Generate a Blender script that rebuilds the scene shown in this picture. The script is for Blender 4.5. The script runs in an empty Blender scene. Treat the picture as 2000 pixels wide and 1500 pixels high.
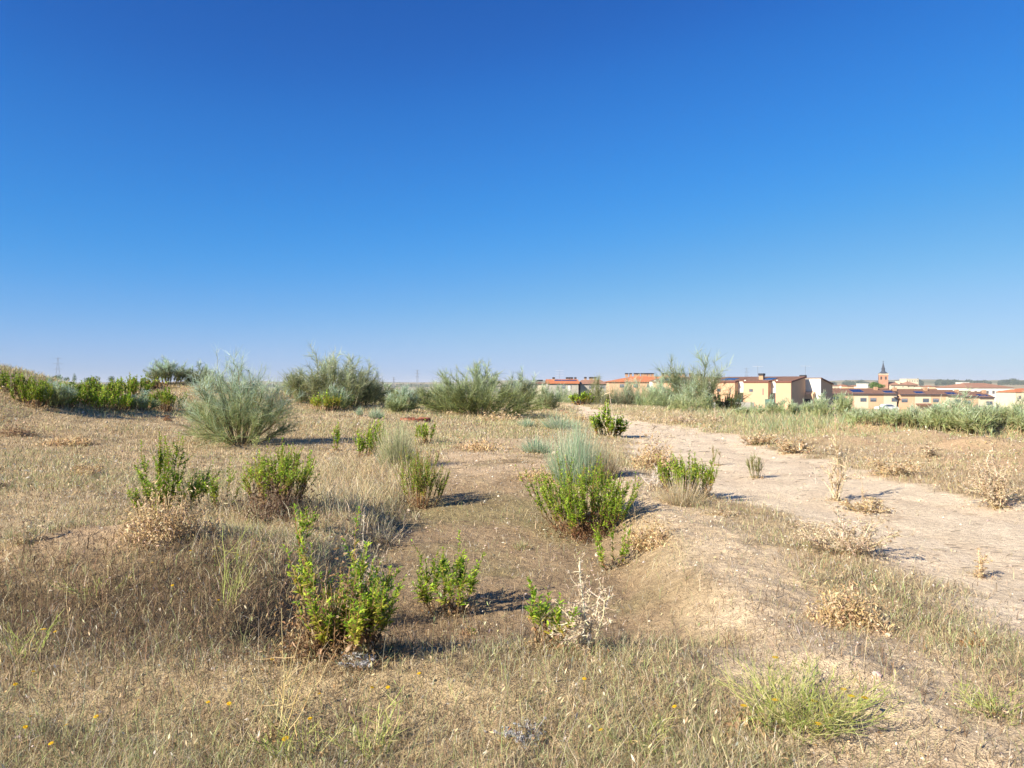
import bpy, math, random
import numpy as np
from math import radians as R_

# ------------------------------------------------------------------ camera, sky, sun, exposure
scene = bpy.context.scene
COL = scene.collection
F = 1483.0            # focal length in photo pixels (photo 2000 x 1500)
HY = 752.0            # horizon row
CAMZ = 1.65
cam_d = bpy.data.cameras.new('camera')
cam = bpy.data.objects.new('camera', cam_d)
COL.objects.link(cam)
cam.location = (0, 0, CAMZ)
cam.rotation_euler = (R_(90), 0, 0)
cam_d.sensor_width = 36.0
cam_d.lens = 36.0 * F / 2000.0
cam_d.shift_y = (HY - 750.0) / 2000.0
cam_d.clip_start = 0.05
cam_d.clip_end = 30000
scene.camera = cam

SUN_EL = 31.5
SUN_V = np.array([-0.80, -0.60])       # horizontal direction towards the sun
world = bpy.data.worlds.new('World')
scene.world = world
world.use_nodes = True
nt = world.node_tree
for n in list(nt.nodes):
    nt.nodes.remove(n)
sky = nt.nodes.new('ShaderNodeTexSky')
sky.sky_type = 'NISHITA'
sky.sun_disc = False
sky.sun_elevation = R_(SUN_EL)
sky.sun_rotation = math.atan2(SUN_V[0], SUN_V[1])
sky.air_density = 1.0
sky.dust_density = 0.3
sky.ozone_density = 6.0
sky.altitude = 600
EXPO = 0.92
# camera-like colour response of the sky: deeper blue overhead, pale blue at the horizon
def vscale(k):
    v = nt.nodes.new('ShaderNodeVectorMath'); v.operation = 'SCALE'; v.inputs['Scale'].default_value = k
    return v
v1 = vscale(0.1); v2 = vscale(10.0)
cu = nt.nodes.new('ShaderNodeRGBCurve')
g_ = 2.0**(EXPO-0.01)
RAW = (((0, 0), (.076, .018), (.098, .028), (.155, .062), (.23, .15), (.37, .32), (.55, .45), (1, .65)),
       ((0, 0), (.152, .128), (.194, .195), (.29, .315), (.41, .43), (.54, .54), (.63, .595), (1, .80)),
       ((0, 0), (.32, .50), (.391, .64), (.525, .80), (.60, .84), (.69, .85), (.85, .9), (1, 1.0)))
for ci, pts in enumerate(RAW):
    c_ = cu.mapping.curves[ci]
    c_.points[0].location = (0, 0); c_.points[1].location = (1, pts[-1][1]/g_)
    for p_ in pts[1:-1]:
        c_.points.new(p_[0], p_[1]/g_)
cu.mapping.update()
bg = nt.nodes.new('ShaderNodeBackground')
bg.inputs['Strength'].default_value = 0.1
wo = nt.nodes.new('ShaderNodeOutputWorld')
nt.links.new(sky.outputs[0], v1.inputs[0])
nt.links.new(v1.outputs[0], cu.inputs['Color'])
nt.links.new(cu.outputs[0], v2.inputs[0])
nt.links.new(v2.outputs[0], bg.inputs['Color'])
nt.links.new(bg.outputs[0], wo.inputs['Surface'])

sun_d = bpy.data.lights.new('sun', 'SUN')
sun_d.energy = 5.0
sun_d.angle = R_(0.5)
sun_d.color = (1.0, 0.90, 0.76)
sun = bpy.data.objects.new('sun', sun_d)
COL.objects.link(sun)
ce = math.cos(R_(SUN_EL))
from mathutils import Vector
sun.rotation_euler = Vector((SUN_V[0]*ce, SUN_V[1]*ce, math.sin(R_(SUN_EL)))).to_track_quat('Z', 'Y').to_euler()

vs = scene.view_settings
vs.view_transform = 'Standard'
vs.look = 'None'
vs.exposure = EXPO
vs.gamma = 1.0
scene.render.engine = 'CYCLES'
scene.cycles.max_bounces = 5
scene.cycles.diffuse_bounces = 3
scene.cycles.transmission_bounces = 3

# ------------------------------------------------------------------ numpy helpers
def rng(s):
    return np.random.default_rng(s)

def ss(a, b, x):
    t = np.clip((np.asarray(x, float) - a) / (b - a), 0, 1)
    return t * t * (3 - 2 * t)

def _hash(ix, iy, s):
    h = (ix.astype(np.int64) * 374761393 + iy.astype(np.int64) * 668265263 + s * 974711) & 0xffffffff
    h = ((h ^ (h >> 13)) * 1274126177) & 0xffffffff
    return ((h ^ (h >> 16)) & 0xffff) / 65535.0

def vnoise(x, y, s=0):
    x = np.asarray(x, float); y = np.asarray(y, float)
    x0 = np.floor(x); y0 = np.floor(y)
    fx = x - x0; fy = y - y0
    fx = fx*fx*(3-2*fx); fy = fy*fy*(3-2*fy)
    a = _hash(x0, y0, s); b = _hash(x0+1, y0, s); c = _hash(x0, y0+1, s); d = _hash(x0+1, y0+1, s)
    return (a*(1-fx)+b*fx)*(1-fy) + (c*(1-fx)+d*fx)*fy

def fbm(x, y, sc=1.0, o=4, s=0):
    t = 0; a = 1.0; n = 0
    for i in range(o):
        t = t + a * vnoise(np.asarray(x)/sc*(2**i)+17.3*i, np.asarray(y)/sc*(2**i)+5.1*i, s+i)
        n += a; a *= 0.5
    return t / n - 0.5            # about -0.5 .. 0.5

# ------------------------------------------------------------------ terrain height
def berm_x(Y):
    return 1.95 + 0.12*np.sin(Y*0.9+0.6) + 0.05*np.sin(Y*2.7)

def path_l(Y):
    return 3.45 + 0.35*np.sin(Y*0.23+1.0) + 0.25*np.sin(Y*0.9) + 0.9*ss(22, 50, Y)

def path_r(Y):
    return 7.0 + 0.3*np.sin(Y*0.31) + 0.2*np.sin(Y*0.8+1) - 1.2*ss(25, 45, Y)

def H(X, Y):
    X = np.asarray(X, float); Y = np.asarray(Y, float)
    R = np.hypot(X, Y)
    wob = fbm(X, Y, 1.3, 3, 5)
    Xw = X + 0.45*wob; Yw = Y + 0.45*fbm(X, Y, 1.1, 3, 9)
    pm = ss(path_l(Y)-.3, path_l(Y)+.4, X)*ss(path_r(Y)+.3, path_r(Y)-.4, X)
    z = 0.10*fbm(X, Y, 4.0, 3, 1) + (0.07*fbm(X, Y, 0.9, 3, 2) + 0.045*fbm(X, Y, 0.22, 3, 3)*ss(30, 12, R))*(1-.8*pm)
    z = z - .018*pm*(np.exp(-((X-path_l(Y)-.9)/.22)**2)+np.exp(-((X-path_r(Y)+.9)/.22)**2))
    z = z + .016*fbm(X, Y, 0.075, 2, 4)*ss(16, 9, R)*(1-.7*pm)
    z = z + .07*fbm(X, Y, 0.33, 3, 6)*np.exp(-((X-1.7)/.7)**2)*ss(3, 4, Y)*ss(14, 11, Y)
    # left field climbs gently, mound at the left edge, dry hill behind
    z = z + 0.50*ss(16, 42, Y)*ss(1.5, -8, X)
    z = z + 0.55*ss(-7, -15, X)*ss(11, 26, Y)*ss(60, 40, Y)
    z = z + 1.75*np.exp(-(((Xw+18.2)/3.6)**2 + ((Yw-24.5)/5.5)**2))
    z = z + 0.75*np.exp(-(((Xw+17.0)/5.0)**2 + ((Yw-40)/4.5)**2))
    # near left mound
    z = z + 0.36*np.exp(-(((Xw+3.5)/1.7)**2 + ((Yw-6.9)/0.95)**2))
    z = z + 0.12*np.exp(-(((Xw+2.6)/1.1)**2 + ((Yw-9.2)/1.1)**2))
    # front rim of the hollow and the hollow
    z = z + 0.10*np.exp(-((Yw-4.35)/0.45)**2)*ss(-3.2, -1.2, X)*ss(2.6, 1.2, X)
    z = z - 0.27*ss(-2.05, -1.35, Xw)*ss(1.75, 0.95, Xw)*ss(4.65, 5.35, Yw)*ss(14, 9, Y)
    # spoil bank between hollow and track
    bf = ss(2.2, 3.4, Y)*ss(18, 12, Y)
    z = z + 0.075*np.exp(-((X-berm_x(Y)+0.55*wob)/0.40)**2)*bf*(0.9+1.1*fbm(X, Y, 0.9, 2, 12))
    z = z + 0.10*np.exp(-((X-2.75)/0.5)**2)*ss(5.5, 4, Y)
    # track slightly sunken
    z = z - 0.06*ss(path_l(Y)-0.5, path_l(Y)+0.3, X)*ss(path_r(Y)+0.4, path_r(Y)-0.4, X)*ss(70, 40, Y)
    # low earth heaps right of the track
    for (cx, cy, sx, sy, h) in ((12.6, 26.5, 1.5, 1.3, .42), (12.2, 22.6, 1.3, .9, .30), (14.6, 25.6, 1.2, 1.0, .30),
                                (11.9, 19.3, 1.4, 1.0, .36), (9.6, 22, 1.2, 1.2, .16), (10.6, 15.6, 1.2, 1.3, .22), (16.4, 26, 1.5, 1.4, .4)):
        z = z + h*np.exp(-(((Xw-cx)/sx)**2 + ((Yw-cy)/sy)**2))
    # plateau edge, valley, far country
    edge = 62 - 26*ss(4, 15, X) + 4*fbm(X, Y, 20, 2, 31)
    t = ss(0, 85, Y-edge)
    v = -3.4 - 4.8*ss(150, 255, Y) - 3.0*ss(350, 900, Y)
    z = z*(1-t) + v*t
    ang = np.arctan2(X, np.maximum(Y, 1e-3))
    z = z + ss(1800, 4200, R)*(14 + 22*vnoise(ang*9+3, ang*0+2, 77) + 10*vnoise(ang*31, ang*0, 78))
    return z

def at(px, py, lo=2.2, hi=110.0):
    """point of the terrain that shows at this photo pixel"""
    Y = np.concatenate([np.arange(lo, 14, 0.01), np.arange(14, hi, 0.04)])
    X = Y*(px-1000.0)/F
    z = CAMZ - Y*(py-HY)/F
    h = H(X, Y)
    k = np.nonzero(h >= z)[0]
    i = k[0] if len(k) else len(Y)-1
    return float(X[i]), float(Y[i]), float(h[i])

# ------------------------------------------------------------------ mesh builder
class MB:
    def __init__(s):
        s.v = []; s.c = []; s.t = []; s.q = []; s.n = 0
    def add(s, V, C, T=None, Q=None):
        V = np.asarray(V, np.float32).reshape(-1, 3)
        C = np.asarray(C, np.float32)
        if C.ndim == 1:
            C = np.broadcast_to(C, (len(V), 3))
        if T is not None and len(T): s.t.append(np.asarray(T, np.int64).reshape(-1, 3)+s.n)
        if Q is not None and len(Q): s.q.append(np.asarray(Q, np.int64).reshape(-1, 4)+s.n)
        s.v.append(V); s.c.append(C.reshape(-1, 3)); s.n += len(V)
    def box(s, x0, x1, y0, y1, z0, z1, c=(.5, .5, .5)):
        V = [(x, y, z) for z in (z0, z1) for (x, y) in ((x0, y0), (x1, y0), (x1, y1), (x0, y1))]
        s.add(V, np.array(c), Q=[(0, 3, 2, 1), (4, 5, 6, 7), (0, 1, 5, 4), (1, 2, 6, 5), (2, 3, 7, 6), (3, 0, 4, 7)])
    def build(s, name, mat, parent=None, smooth=False):
        me = bpy.data.meshes.new(name)
        V = np.concatenate(s.v); C = np.concatenate(s.c)
        T = np.concatenate(s.t) if s.t else np.zeros((0, 3), np.int64)
        Q = np.concatenate(s.q) if s.q else np.zeros((0, 4), np.int64)
        me.vertices.add(len(V)); me.vertices.foreach_set('co', V.ravel())
        loops = np.concatenate([T.ravel(), Q.ravel()]).astype(np.int32)
        me.loops.add(len(loops)); me.loops.foreach_set('vertex_index', loops)
        starts = np.concatenate([np.arange(len(T))*3, len(T)*3+np.arange(len(Q))*4]).astype(np.int32)
        me.polygons.add(len(starts)); me.polygons.foreach_set('loop_start', starts)
        me.polygons.foreach_set('use_smooth', np.full(len(starts), bool(smooth)))
        a = me.color_attributes.new('col', 'FLOAT_COLOR', 'POINT')
        a.data.foreach_set('color', np.concatenate([C, np.ones((len(C), 1), np.float32)], 1).astype(np.float32).ravel())
        me.update(calc_edges=True)
        me.materials.append(mat)
        o = bpy.data.objects.new(name, me)
        COL.objects.link(o)
        if parent is not None: o.parent = parent
        return o

def tag(o, label=None, cat=None, group=None, kind=None):
    if label: o['label'] = label
    if cat: o['category'] = cat
    if group: o['group'] = group
    if kind: o['kind'] = kind
    return o

def empty(name, loc, rz=0.0, label=None, cat=None, group=None):
    o = bpy.data.objects.new(name, None)
    o.empty_display_size = 0.2
    o.location = loc; o.rotation_euler = (0, 0, rz)
    COL.objects.link(o)
    return tag(o, label, cat, group)

def unit(a):
    return a/np.maximum(np.linalg.norm(a, axis=-1, keepdims=True), 1e-9)

def ribbons(mb, C, W, S, col):
    """C (n,k,3) centre lines, W (n,k) widths, S (n,3) side vectors, col (n,3) or (n,k,3)"""
    n, k = C.shape[:2]
    V = np.stack([C - S[:, None]*W[..., None]/2, C + S[:, None]*W[..., None]/2], 2)   # n,k,2,3
    if col.ndim == 2: col = np.repeat(col[:, None], k, 1)
    cc = np.repeat(col[:, :, None], 2, 2)
    base = (np.arange(n)*k*2)[:, None] + (np.arange(k-1)*2)[None]
    Q = np.stack([base, base+1, base+3, base+2], -1)
    mb.add(V.reshape(-1, 3), cc.reshape(-1, 3), Q=Q)

def tubes(mb, C, Rr, col, sides=4):
    n, k = C.shape[:2]
    T = unit(C[:, -1]-C[:, 0])
    ref = np.where(np.abs(T[:, 2:3]) > 0.8, np.array([[1., 0, 0]]), np.array([[0, 0, 1.]]))
    A = unit(np.cross(T, ref)); B = np.cross(T, A)
    an = np.arange(sides)*2*math.pi/sides
    ring = A[:, None, None]*np.cos(an)[None, None, :, None] + B[:, None, None]*np.sin(an)[None, None, :, None]
    V = C[:, :, None] + ring*Rr[:, :, None, None]
    if col.ndim == 2: col = np.repeat(col[:, None], k, 1)
    cc = np.repeat(col[:, :, None], sides, 2)
    b = (np.arange(n)*k*sides)[:, None, None] + (np.arange(k-1)*sides)[None, :, None]
    j = np.arange(sides)[None, None]; j2 = (j+1) % sides
    Q = np.stack([b+j, b+j2, b+sides+j2, b+sides+j], -1)
    mb.add(V.reshape(-1, 3), cc.reshape(-1, 3), Q=Q)

def leaves(mb, P, D, U, L, W, col, curl):
    """lance shaped leaves: base, two widths, tip; bent away from U by curl"""
    n = len(P)
    D = unit(D); S = unit(np.cross(D, U)); U = np.cross(S, D)
    L = L[:, None]; W = W[:, None]; curl = curl[:, None]
    m1 = P + D*L*.38 + U*L*.05
    m2 = P + D*L*.72 - U*L*curl*.35
    tip = P + D*L*(1-.3*np.minimum(curl, 1)) - U*L*curl*.9
    V = np.stack([P, m1-S*W*.5, m1+S*W*.5, m2-S*W*.42, m2+S*W*.42, tip], 1)
    b = (np.arange(n)*6)[:, None]
    T = np.concatenate([b+np.array([[0, 2, 1]]), b+np.array([[3, 4, 5]])])
    Q = b+np.array([[1, 2, 4, 3]])
    cc = np.repeat(col[:, None], 6, 1)
    mb.add(V.reshape(-1, 3), cc.reshape(-1, 3), T=T, Q=Q)

def pick(r, pal, n, jit=0.16):
    """colours from a palette with brightness jitter"""
    pal = np.array(pal, float)
    c = pal[r.integers(0, len(pal), n)]
    return np.clip(c*(1+jit*r.standard_normal((n, 1)))*(1+0.05*r.standard_normal((n, 3))), 0.004, 0.9)

# ------------------------------------------------------------------ materials
def new_mat(name):
    m = bpy.data.materials.new(name)
    m.use_nodes = True
    t = m.node_tree
    for n in list(t.nodes): t.nodes.remove(n)
    return m, t, t.nodes.new('ShaderNodeOutputMaterial')

def foliage_mat(name, transl=0.3, rough=0.55, spec=0.25):
    m, t, out = new_mat(name)
    a = t.nodes.new('ShaderNodeAttribute'); a.attribute_name = 'col'
    p = t.nodes.new('ShaderNodeBsdfPrincipled')
    p.inputs['Roughness'].default_value = rough
    p.inputs['Specular IOR Level'].default_value = spec
    tr = t.nodes.new('ShaderNodeBsdfTranslucent')
    mx = t.nodes.new('ShaderNodeMixShader'); mx.inputs[0].default_value = transl
    t.links.new(a.outputs['Color'], p.inputs['Base Color'])
    t.links.new(a.outputs['Color'], tr.inputs['Color'])
    t.links.new(p.outputs[0], mx.inputs[1]); t.links.new(tr.outputs[0], mx.inputs[2])
    t.links.new(mx.outputs[0], out.inputs[0])
    return m

M_leaf = foliage_mat('green_leaves', .35, .45, .35)
M_twig = foliage_mat('broom_twigs', .42, .6, .2)
M_dry = foliage_mat('dry_plant', .22, .8, .1)
M_stem = foliage_mat('plant_stem', .0, .8, .1)
M_grass = foliage_mat('dry_grass', .28, .75, .15)

def ground_mat():
    m, t, out = new_mat('sandy_soil')
    N = t.nodes; Lk = t.links.new
    a = N.new('ShaderNodeAttribute'); a.attribute_name = 'col'
    tc = N.new('ShaderNodeTexCoord')
    def noise(sc, det=6, ro=.6):
        n = N.new('ShaderNodeTexNoise'); n.inputs['Scale'].default_value = sc
        n.inputs['Detail'].default_value = det; n.inputs['Roughness'].default_value = ro
        Lk(tc.outputs['Object'], n.inputs['Vector']); return n
    n1 = noise(1.7); n2 = noise(14); n3 = noise(90, 4)
    def ramp(src, a0, c0, a1, c1):
        r = N.new('ShaderNodeValToRGB')
        r.color_ramp.elements[0].position = a0; r.color_ramp.elements[0].color = (*c0, 1)
        r.color_ramp.elements[1].position = a1; r.color_ramp.elements[1].color = (*c1, 1)
        Lk(src, r.inputs[0]); return r
    def mul(x, y):
        k = N.new('ShaderNodeMix'); k.data_type = 'RGBA'; k.blend_type = 'MULTIPLY'
        k.inputs[0].default_value = 1.0
        Lk(x, k.inputs[6]); Lk(y, k.inputs[7]); return k.outputs[2]
    c = mul(a.outputs['Color'], ramp(n1.outputs[0], .3, (.90, .88, .86), .72, (1.2, 1.2, 1.2)).outputs[0])
    c = mul(c, ramp(n2.outputs[0], .32, (.84, .82, .80), .62, (1.15, 1.15, 1.15)).outputs[0])
    c = mul(c, ramp(n3.outputs[0], .3, (.80, .79, .78), .62, (1.15, 1.15, 1.15)).outputs[0])
    # small pebbles and crumbs
    vo = N.new('ShaderNodeTexVoronoi'); vo.inputs['Scale'].default_value = 26
    Lk(tc.outputs['Object'], vo.inputs['Vector'])
    pb = ramp(vo.outputs['Distance'], .05, (1, 1, 1), .16, (0, 0, 0))
    p = N.new('ShaderNodeBsdfPrincipled')
    p.inputs['Roughness'].default_value = .95; p.inputs['Specular IOR Level'].default_value = .1
    Lk(c, p.inputs['Base Color'])
    sm = N.new('ShaderNodeMath'); sm.operation = 'MULTIPLY_ADD'
    sm.inputs[1].default_value = 2.2; Lk(n2.outputs[0], sm.inputs[0]); Lk(n3.outputs[0], sm.inputs[2])
    s2 = N.new('ShaderNodeMath'); s2.operation = 'MULTIPLY_ADD'; s2.inputs[1].default_value = .35
    Lk(pb.outputs[0], s2.inputs[0]); Lk(sm.outputs[0], s2.inputs[2])
    b = N.new('ShaderNodeBump'); b.inputs['Strength'].default_value = 1.0; b.inputs['Distance'].default_value = .023
    Lk(s2.outputs[0], b.inputs['Height']); Lk(b.outputs[0], p.inputs['Normal'])
    Lk(p.outputs[0], out.inputs[0])
    return m
M_ground = ground_mat()

def plain_mat(name, col, rough=.8, nscale=3.0, namt=.12, bump=0.0, metal=0.0, spec=.3):
    m, t, out = new_mat(name)
    N = t.nodes; Lk = t.links.new
    tc = N.new('ShaderNodeTexCoord')
    n = N.new('ShaderNodeTexNoise'); n.inputs['Scale'].default_value = nscale; n.inputs['Detail'].default_value = 5
    Lk(tc.outputs['Object'], n.inputs['Vector'])
    r = N.new('ShaderNodeValToRGB')
    r.color_ramp.elements[0].position = .3; r.color_ramp.elements[1].position = .7
    r.color_ramp.elements[0].color = (*[min(1, c*(1-namt)) for c in col], 1)
    r.color_ramp.elements[1].color = (*[min(1, c*(1+namt)) for c in col], 1)
    Lk(n.outputs[0], r.inputs[0])
    p = N.new('ShaderNodeBsdfPrincipled')
    p.inputs['Roughness'].default_value = rough; p.inputs['Metallic'].default_value = metal
    p.inputs['Specular IOR Level'].default_value = spec
    Lk(r.outputs[0], p.inputs['Base Color'])
    if bump:
        b = N.new('ShaderNodeBump'); b.inputs['Distance'].default_value = bump
        Lk(n.outputs[0], b.inputs['Height']); Lk(b.outputs[0], p.inputs['Normal'])
    Lk(p.outputs[0], out.inputs[0])
    return m

def tile_mat(name, col, rows=3.0, amt=.22):
    """roof tiles: wave rows along the slope plus colour patches"""
    m, t, out = new_mat(name)
    N = t.nodes; Lk = t.links.new
    tc = N.new('ShaderNodeTexCoord')
    w = N.new('ShaderNodeTexWave'); w.wave_type = 'BANDS'; w.bands_direction = 'X'
    w.inputs['Scale'].default_value = rows; w.inputs['Distortion'].default_value = .6
    Lk(tc.outputs['Object'], w.inputs['Vector'])
    n = N.new('ShaderNodeTexNoise'); n.inputs['Scale'].default_value = 1.6; n.inputs['Detail'].default_value = 8
    Lk(tc.outputs['Object'], n.inputs['Vector'])
    mxx = N.new('ShaderNodeMix'); mxx.data_type = 'FLOAT'; mxx.inputs[0].default_value = .35
    Lk(n.outputs[0], mxx.inputs[2]); Lk(w.outputs['Fac'], mxx.inputs[3])
    r = N.new('ShaderNodeValToRGB')
    r.color_ramp.elements[0].position = .25; r.color_ramp.elements[1].position = .75
    r.color_ramp.elements[0].color = (*[c*(1-amt) for c in col], 1)
    r.color_ramp.elements[1].color = (*[c*(1+amt) for c in col], 1)
    Lk(mxx.outputs[0], r.inputs[0])
    p = N.new('ShaderNodeBsdfPrincipled'); p.inputs['Roughness'].default_value = .85
    p.inputs['Specular IOR Level'].default_value = .15
    Lk(r.outputs[0], p.inputs['Base Color'])
    b = N.new('ShaderNodeBump'); b.inputs['Distance'].default_value = .04
    Lk(w.outputs['Fac'], b.inputs['Height']); Lk(b.outputs[0], p.inputs['Normal'])
    Lk(p.outputs[0], out.inputs[0])
    return m

# ------------------------------------------------------------------ land cover masks (colour and cover of the ground)
def masks(X, Y):
    n1 = fbm(X, Y, 2.2, 4, 41); n2 = fbm(X, Y, 0.7, 4, 43); n3 = fbm(X, Y, 7.0, 3, 47)
    pl = path_l(Y); pr = path_r(Y)
    path = ss(pl-.35, pl+.25, X+1.0*n2)*ss(pr+.35, pr-.25, X+1.0*n2)*ss(80, 55, Y)
    bx = berm_x(Y)
    berm = np.exp(-((X-bx+.8*n2-.05)/.46)**2)*ss(1.8, 2.4, Y)*ss(17, 12, Y)
    berm = np.clip(1.15*berm + 1.1*np.exp(-((X-1.98+.5*n2)/.50)**2)*ss(6, 5, Y) + .8*np.exp(-(((X-1.75)/.7)**2+((Y-4.6)/.8)**2))*ss(-.12, .12, n2), 0, 1)
    pit = ss(-1.75, -1.15, X+1.0*n2)*ss(1.7, 1.0, X+.8*n2)*ss(4.9, 5.5, Y+.6*n2)*ss(30, 15, Y+8*n1)
    sand = ss(-2.1, -1.2, X)*ss(1.6, .4, X)*ss(12, 15, Y)*ss(28, 20, Y)
    dark = 1.25*np.exp(-(((X+2.6)/2.2)**2+((Y-5.6)/1.1)**2))*ss(-.25, .1, n2+.15)
    crest = np.exp(-(((X+3.55)/.85)**2+((Y-6.75-.35*(X+3.5)+.5*n2)/.42)**2))
    heaps = ss(8, 9.5, X)*ss(12, 15, Y)*ss(30, 27, Y)
    strip = ss(2.3, 2.8, X)*ss(pl+.3, pl-.5, X)                    # grass between bank and track
    tallz = ss(-4.6, -3.6, X+2*n2)*ss(-1.3, -1.8, X+n2)*ss(8, 9, Y)*ss(20, 15, Y) + .5*ss(7.5, 9, X)*ss(24, 30, Y)
    return dict(tallz=np.clip(tallz, 0, 1), n1=n1, n2=n2, n3=n3, path=path, berm=berm, pit=pit, sand=sand, dark=dark, crest=crest, heaps=heaps, strip=strip)

def lerp(a, b, t):
    return a*(1-t[:, None]) + np.array(b)*t[:, None]

def ground_col(X, Y):
    m = masks(X, Y)
    R = np.hypot(X, Y)
    c = np.repeat(np.array([[.50, .40, .25]]), len(X), 0)
    c = lerp(c, (.47, .355, .22), ss(-.1, .25, m['n1']))
    c = lerp(c, (.27, .21, .13), .85*ss(.02, .22, m['n2']-.2*m['n1']))
    c = lerp(c, (.13, .10, .06), .9*np.clip(m['dark'], 0, 1))  # weedy left slope: shadows among the stalks painted into the soil colour
    c = lerp(c, (.33, .25, .16), .95*m['pit'])
    c = lerp(c, (.27, .235, .125), .75*m['pit']*ss(-.05, .15, m['n1']+.3*m['n2']))
    c = lerp(c, (.60, .47, .32), .85*m['sand']*ss(-.2, .1, m['n2']))
    c = lerp(c, (.63, .52, .375), .85*np.clip(m['berm'], 0, 1))
    c = lerp(c, (.50, .385, .26), .8*np.clip(m['crest'], 0, 1))
    c = lerp(c, (.55, .40, .26), .8*m['heaps']*ss(-.15, .15, m['n2']))
    c = lerp(c, (.74, .635, .485), .97*m['path'])
    c = lerp(c, (.64, .52, .39), .5*m['path']*ss(.0, .25, m['n2']))
    rut = np.exp(-((X-path_l(Y)-1.0)/.28)**2)+np.exp(-((X-path_r(Y)+1.0)/.28)**2)
    c = lerp(c, (.68, .57, .43), .6*np.clip(rut, 0, 1)*m['path']*ss(-.2, .1, m['n2']))
    c = c*np.array([[1.0, .97, .90]])
    far = ss(60, 130, R)
    patch = vnoise(X/160, Y/160, 61)
    fc = lerp(np.repeat(np.array([[.34, .29, .17]]), len(X), 0), (.16, .17, .09), ss(.5, .6, patch))
    c = c*(1-far[:, None]) + fc*far[:, None]
    return c, m

# ------------------------------------------------------------------ ground sheet (polar grid about the viewpoint, denser near by)
def build_ground():
    rr = np.concatenate([np.array([.02, .5, 1.0, 1.5, 2.0, 2.4]), np.geomspace(2.6, 15, 420), np.geomspace(15.2, 70, 190),
                         np.geomspace(71, 11000, 170)])
    aa = np.concatenate([np.linspace(-180, -44, 40)[:-1], np.linspace(-44, 44, 560), np.linspace(44, 180, 40)[1:]])
    A, Rg = np.meshgrid(np.radians(aa), rr)
    X = (Rg*np.sin(A)).ravel(); Y = (Rg*np.cos(A)).ravel()
    Z = H(X, Y)
    c, m = ground_col(X, Y)
    na = len(aa)
    i = np.arange(len(rr)-1)[:, None]*na + np.arange(na-1)[None]
    Q = np.stack([i, i+1, i+na+1, i+na], -1).reshape(-1, 4)[:, ::-1]
    V = np.stack([X, Y, Z], 1)
    qx = X[Q].mean(1); qy = Y[Q].mean(1); qr = np.hypot(qx, qy)
    inpath = (m['path'][Q].mean(1) > .5) & (qy > 1)
    far = qr > 1700
    for name, sel in (('ground', ~inpath & ~far), ('dirt_path', inpath & ~far), ('hills', far)):
        q = Q[sel]
        used, inv = np.unique(q, return_inverse=True)
        mb = MB(); mb.add(V[used], c[used], Q=inv.reshape(-1, 4))
        tag(mb.build(name, M_ground, smooth=True), kind='structure')
build_ground()

# ------------------------------------------------------------------ grass and litter (nobody could count it)
STRAW = [(.60, .49, .29), (.53, .42, .24), (.66, .56, .36), (.44, .35, .20), (.56, .43, .25), (.70, .62, .45), (.46, .40, .22), (.50, .45, .27)]
OLIVE = [(.34, .38, .16), (.42, .43, .20), (.29, .35, .14), (.46, .47, .25)]
GREEN = [(.20, .33, .08), (.26, .40, .12), (.32, .40, .13), (.18, .28, .10)]
BROWN = [(.20, .14, .09), (.27, .18, .10), (.13, .10, .07), (.33, .24, .14)]
GREY = [(.50, .46, .38), (.42, .39, .33), (.58, .54, .46)]

def scatter(r, n, r0, r1, p=1.4, spread=47):
    """points in the view's wedge with a density that falls off with distance"""
    u = r.random(n)
    e = 2-p
    d = (r0**e + u*(r1**e-r0**e))**(1/e)
    a = np.radians((r.random(n)*2-1)*spread)
    return d*np.sin(a), d*np.cos(a)

def cover(m, X, Y):
    """how much of the ground carries dry grass"""
    c = .88 + .9*m['n1'] + .9*m['n2'] + .35*np.exp(-((X-path_r(Y)-.7)/.7)**2)
    c = c*(1-.985*m['path'])*(1-.93*np.clip(1.25*m['berm'], 0, 1))*(1-.95*m['pit'])*(1-.8*m['sand'])*(1-.97*np.clip(1.3*m['crest'], 0, 1))
    c = c*(1-.30*m['heaps'])*(1-.72*np.clip(m['dark'], 0, 1))
    c = c*(1-.3*m['strip'])*(1-.75*ss(.6, 1.1, X)*ss(2.2, 1.7, X+m['n2'])*ss(5.0, 5.8, Y)*ss(14, 11, Y))
    # bare sandy band beside the track further on
    c = c*(1-.6*ss(2.3, 2.9, X)*ss(8.5, 10, Y)*ss(30, 20, Y))
    # sparse pale ground lower right
    c = c*(1-.55*np.exp(-(((X-1.5)/.9)**2+((Y-4.7)/1.6)**2)))
    return np.clip(c, 0, 1)

def blades(mb, r, X, Y, hgt, wid, lean, cols, bend=.5, lift=0.0):
    n = len(X)
    Z = H(X, Y)-.01+lift
    az = r.random(n)*2*math.pi
    dirh = np.stack([np.cos(az), np.sin(az), np.zeros(n)], 1)
    P0 = np.stack([X, Y, Z], 1)
    hh = hgt[:, None]; ln = lean[:, None]
    up = np.array([[0, 0, 1.]])
    P1 = P0 + up*hh*.55*np.cos(ln) + dirh*hh*.5*np.sin(ln)
    P2 = P1 + up*hh*.5*np.cos(ln+bend) + dirh*hh*.5*np.sin(ln+bend)
    az2 = r.random(n)*2*math.pi
    S = np.stack([np.cos(az2), np.sin(az2), np.zeros(n)], 1)
    W = np.stack([wid, wid*.8, wid*.25], 1)
    ribbons(mb, np.stack([P0, P1, P2], 1), W, S, cols)

def rdist(X, Y):
    return np.hypot(X, Y)

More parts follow.
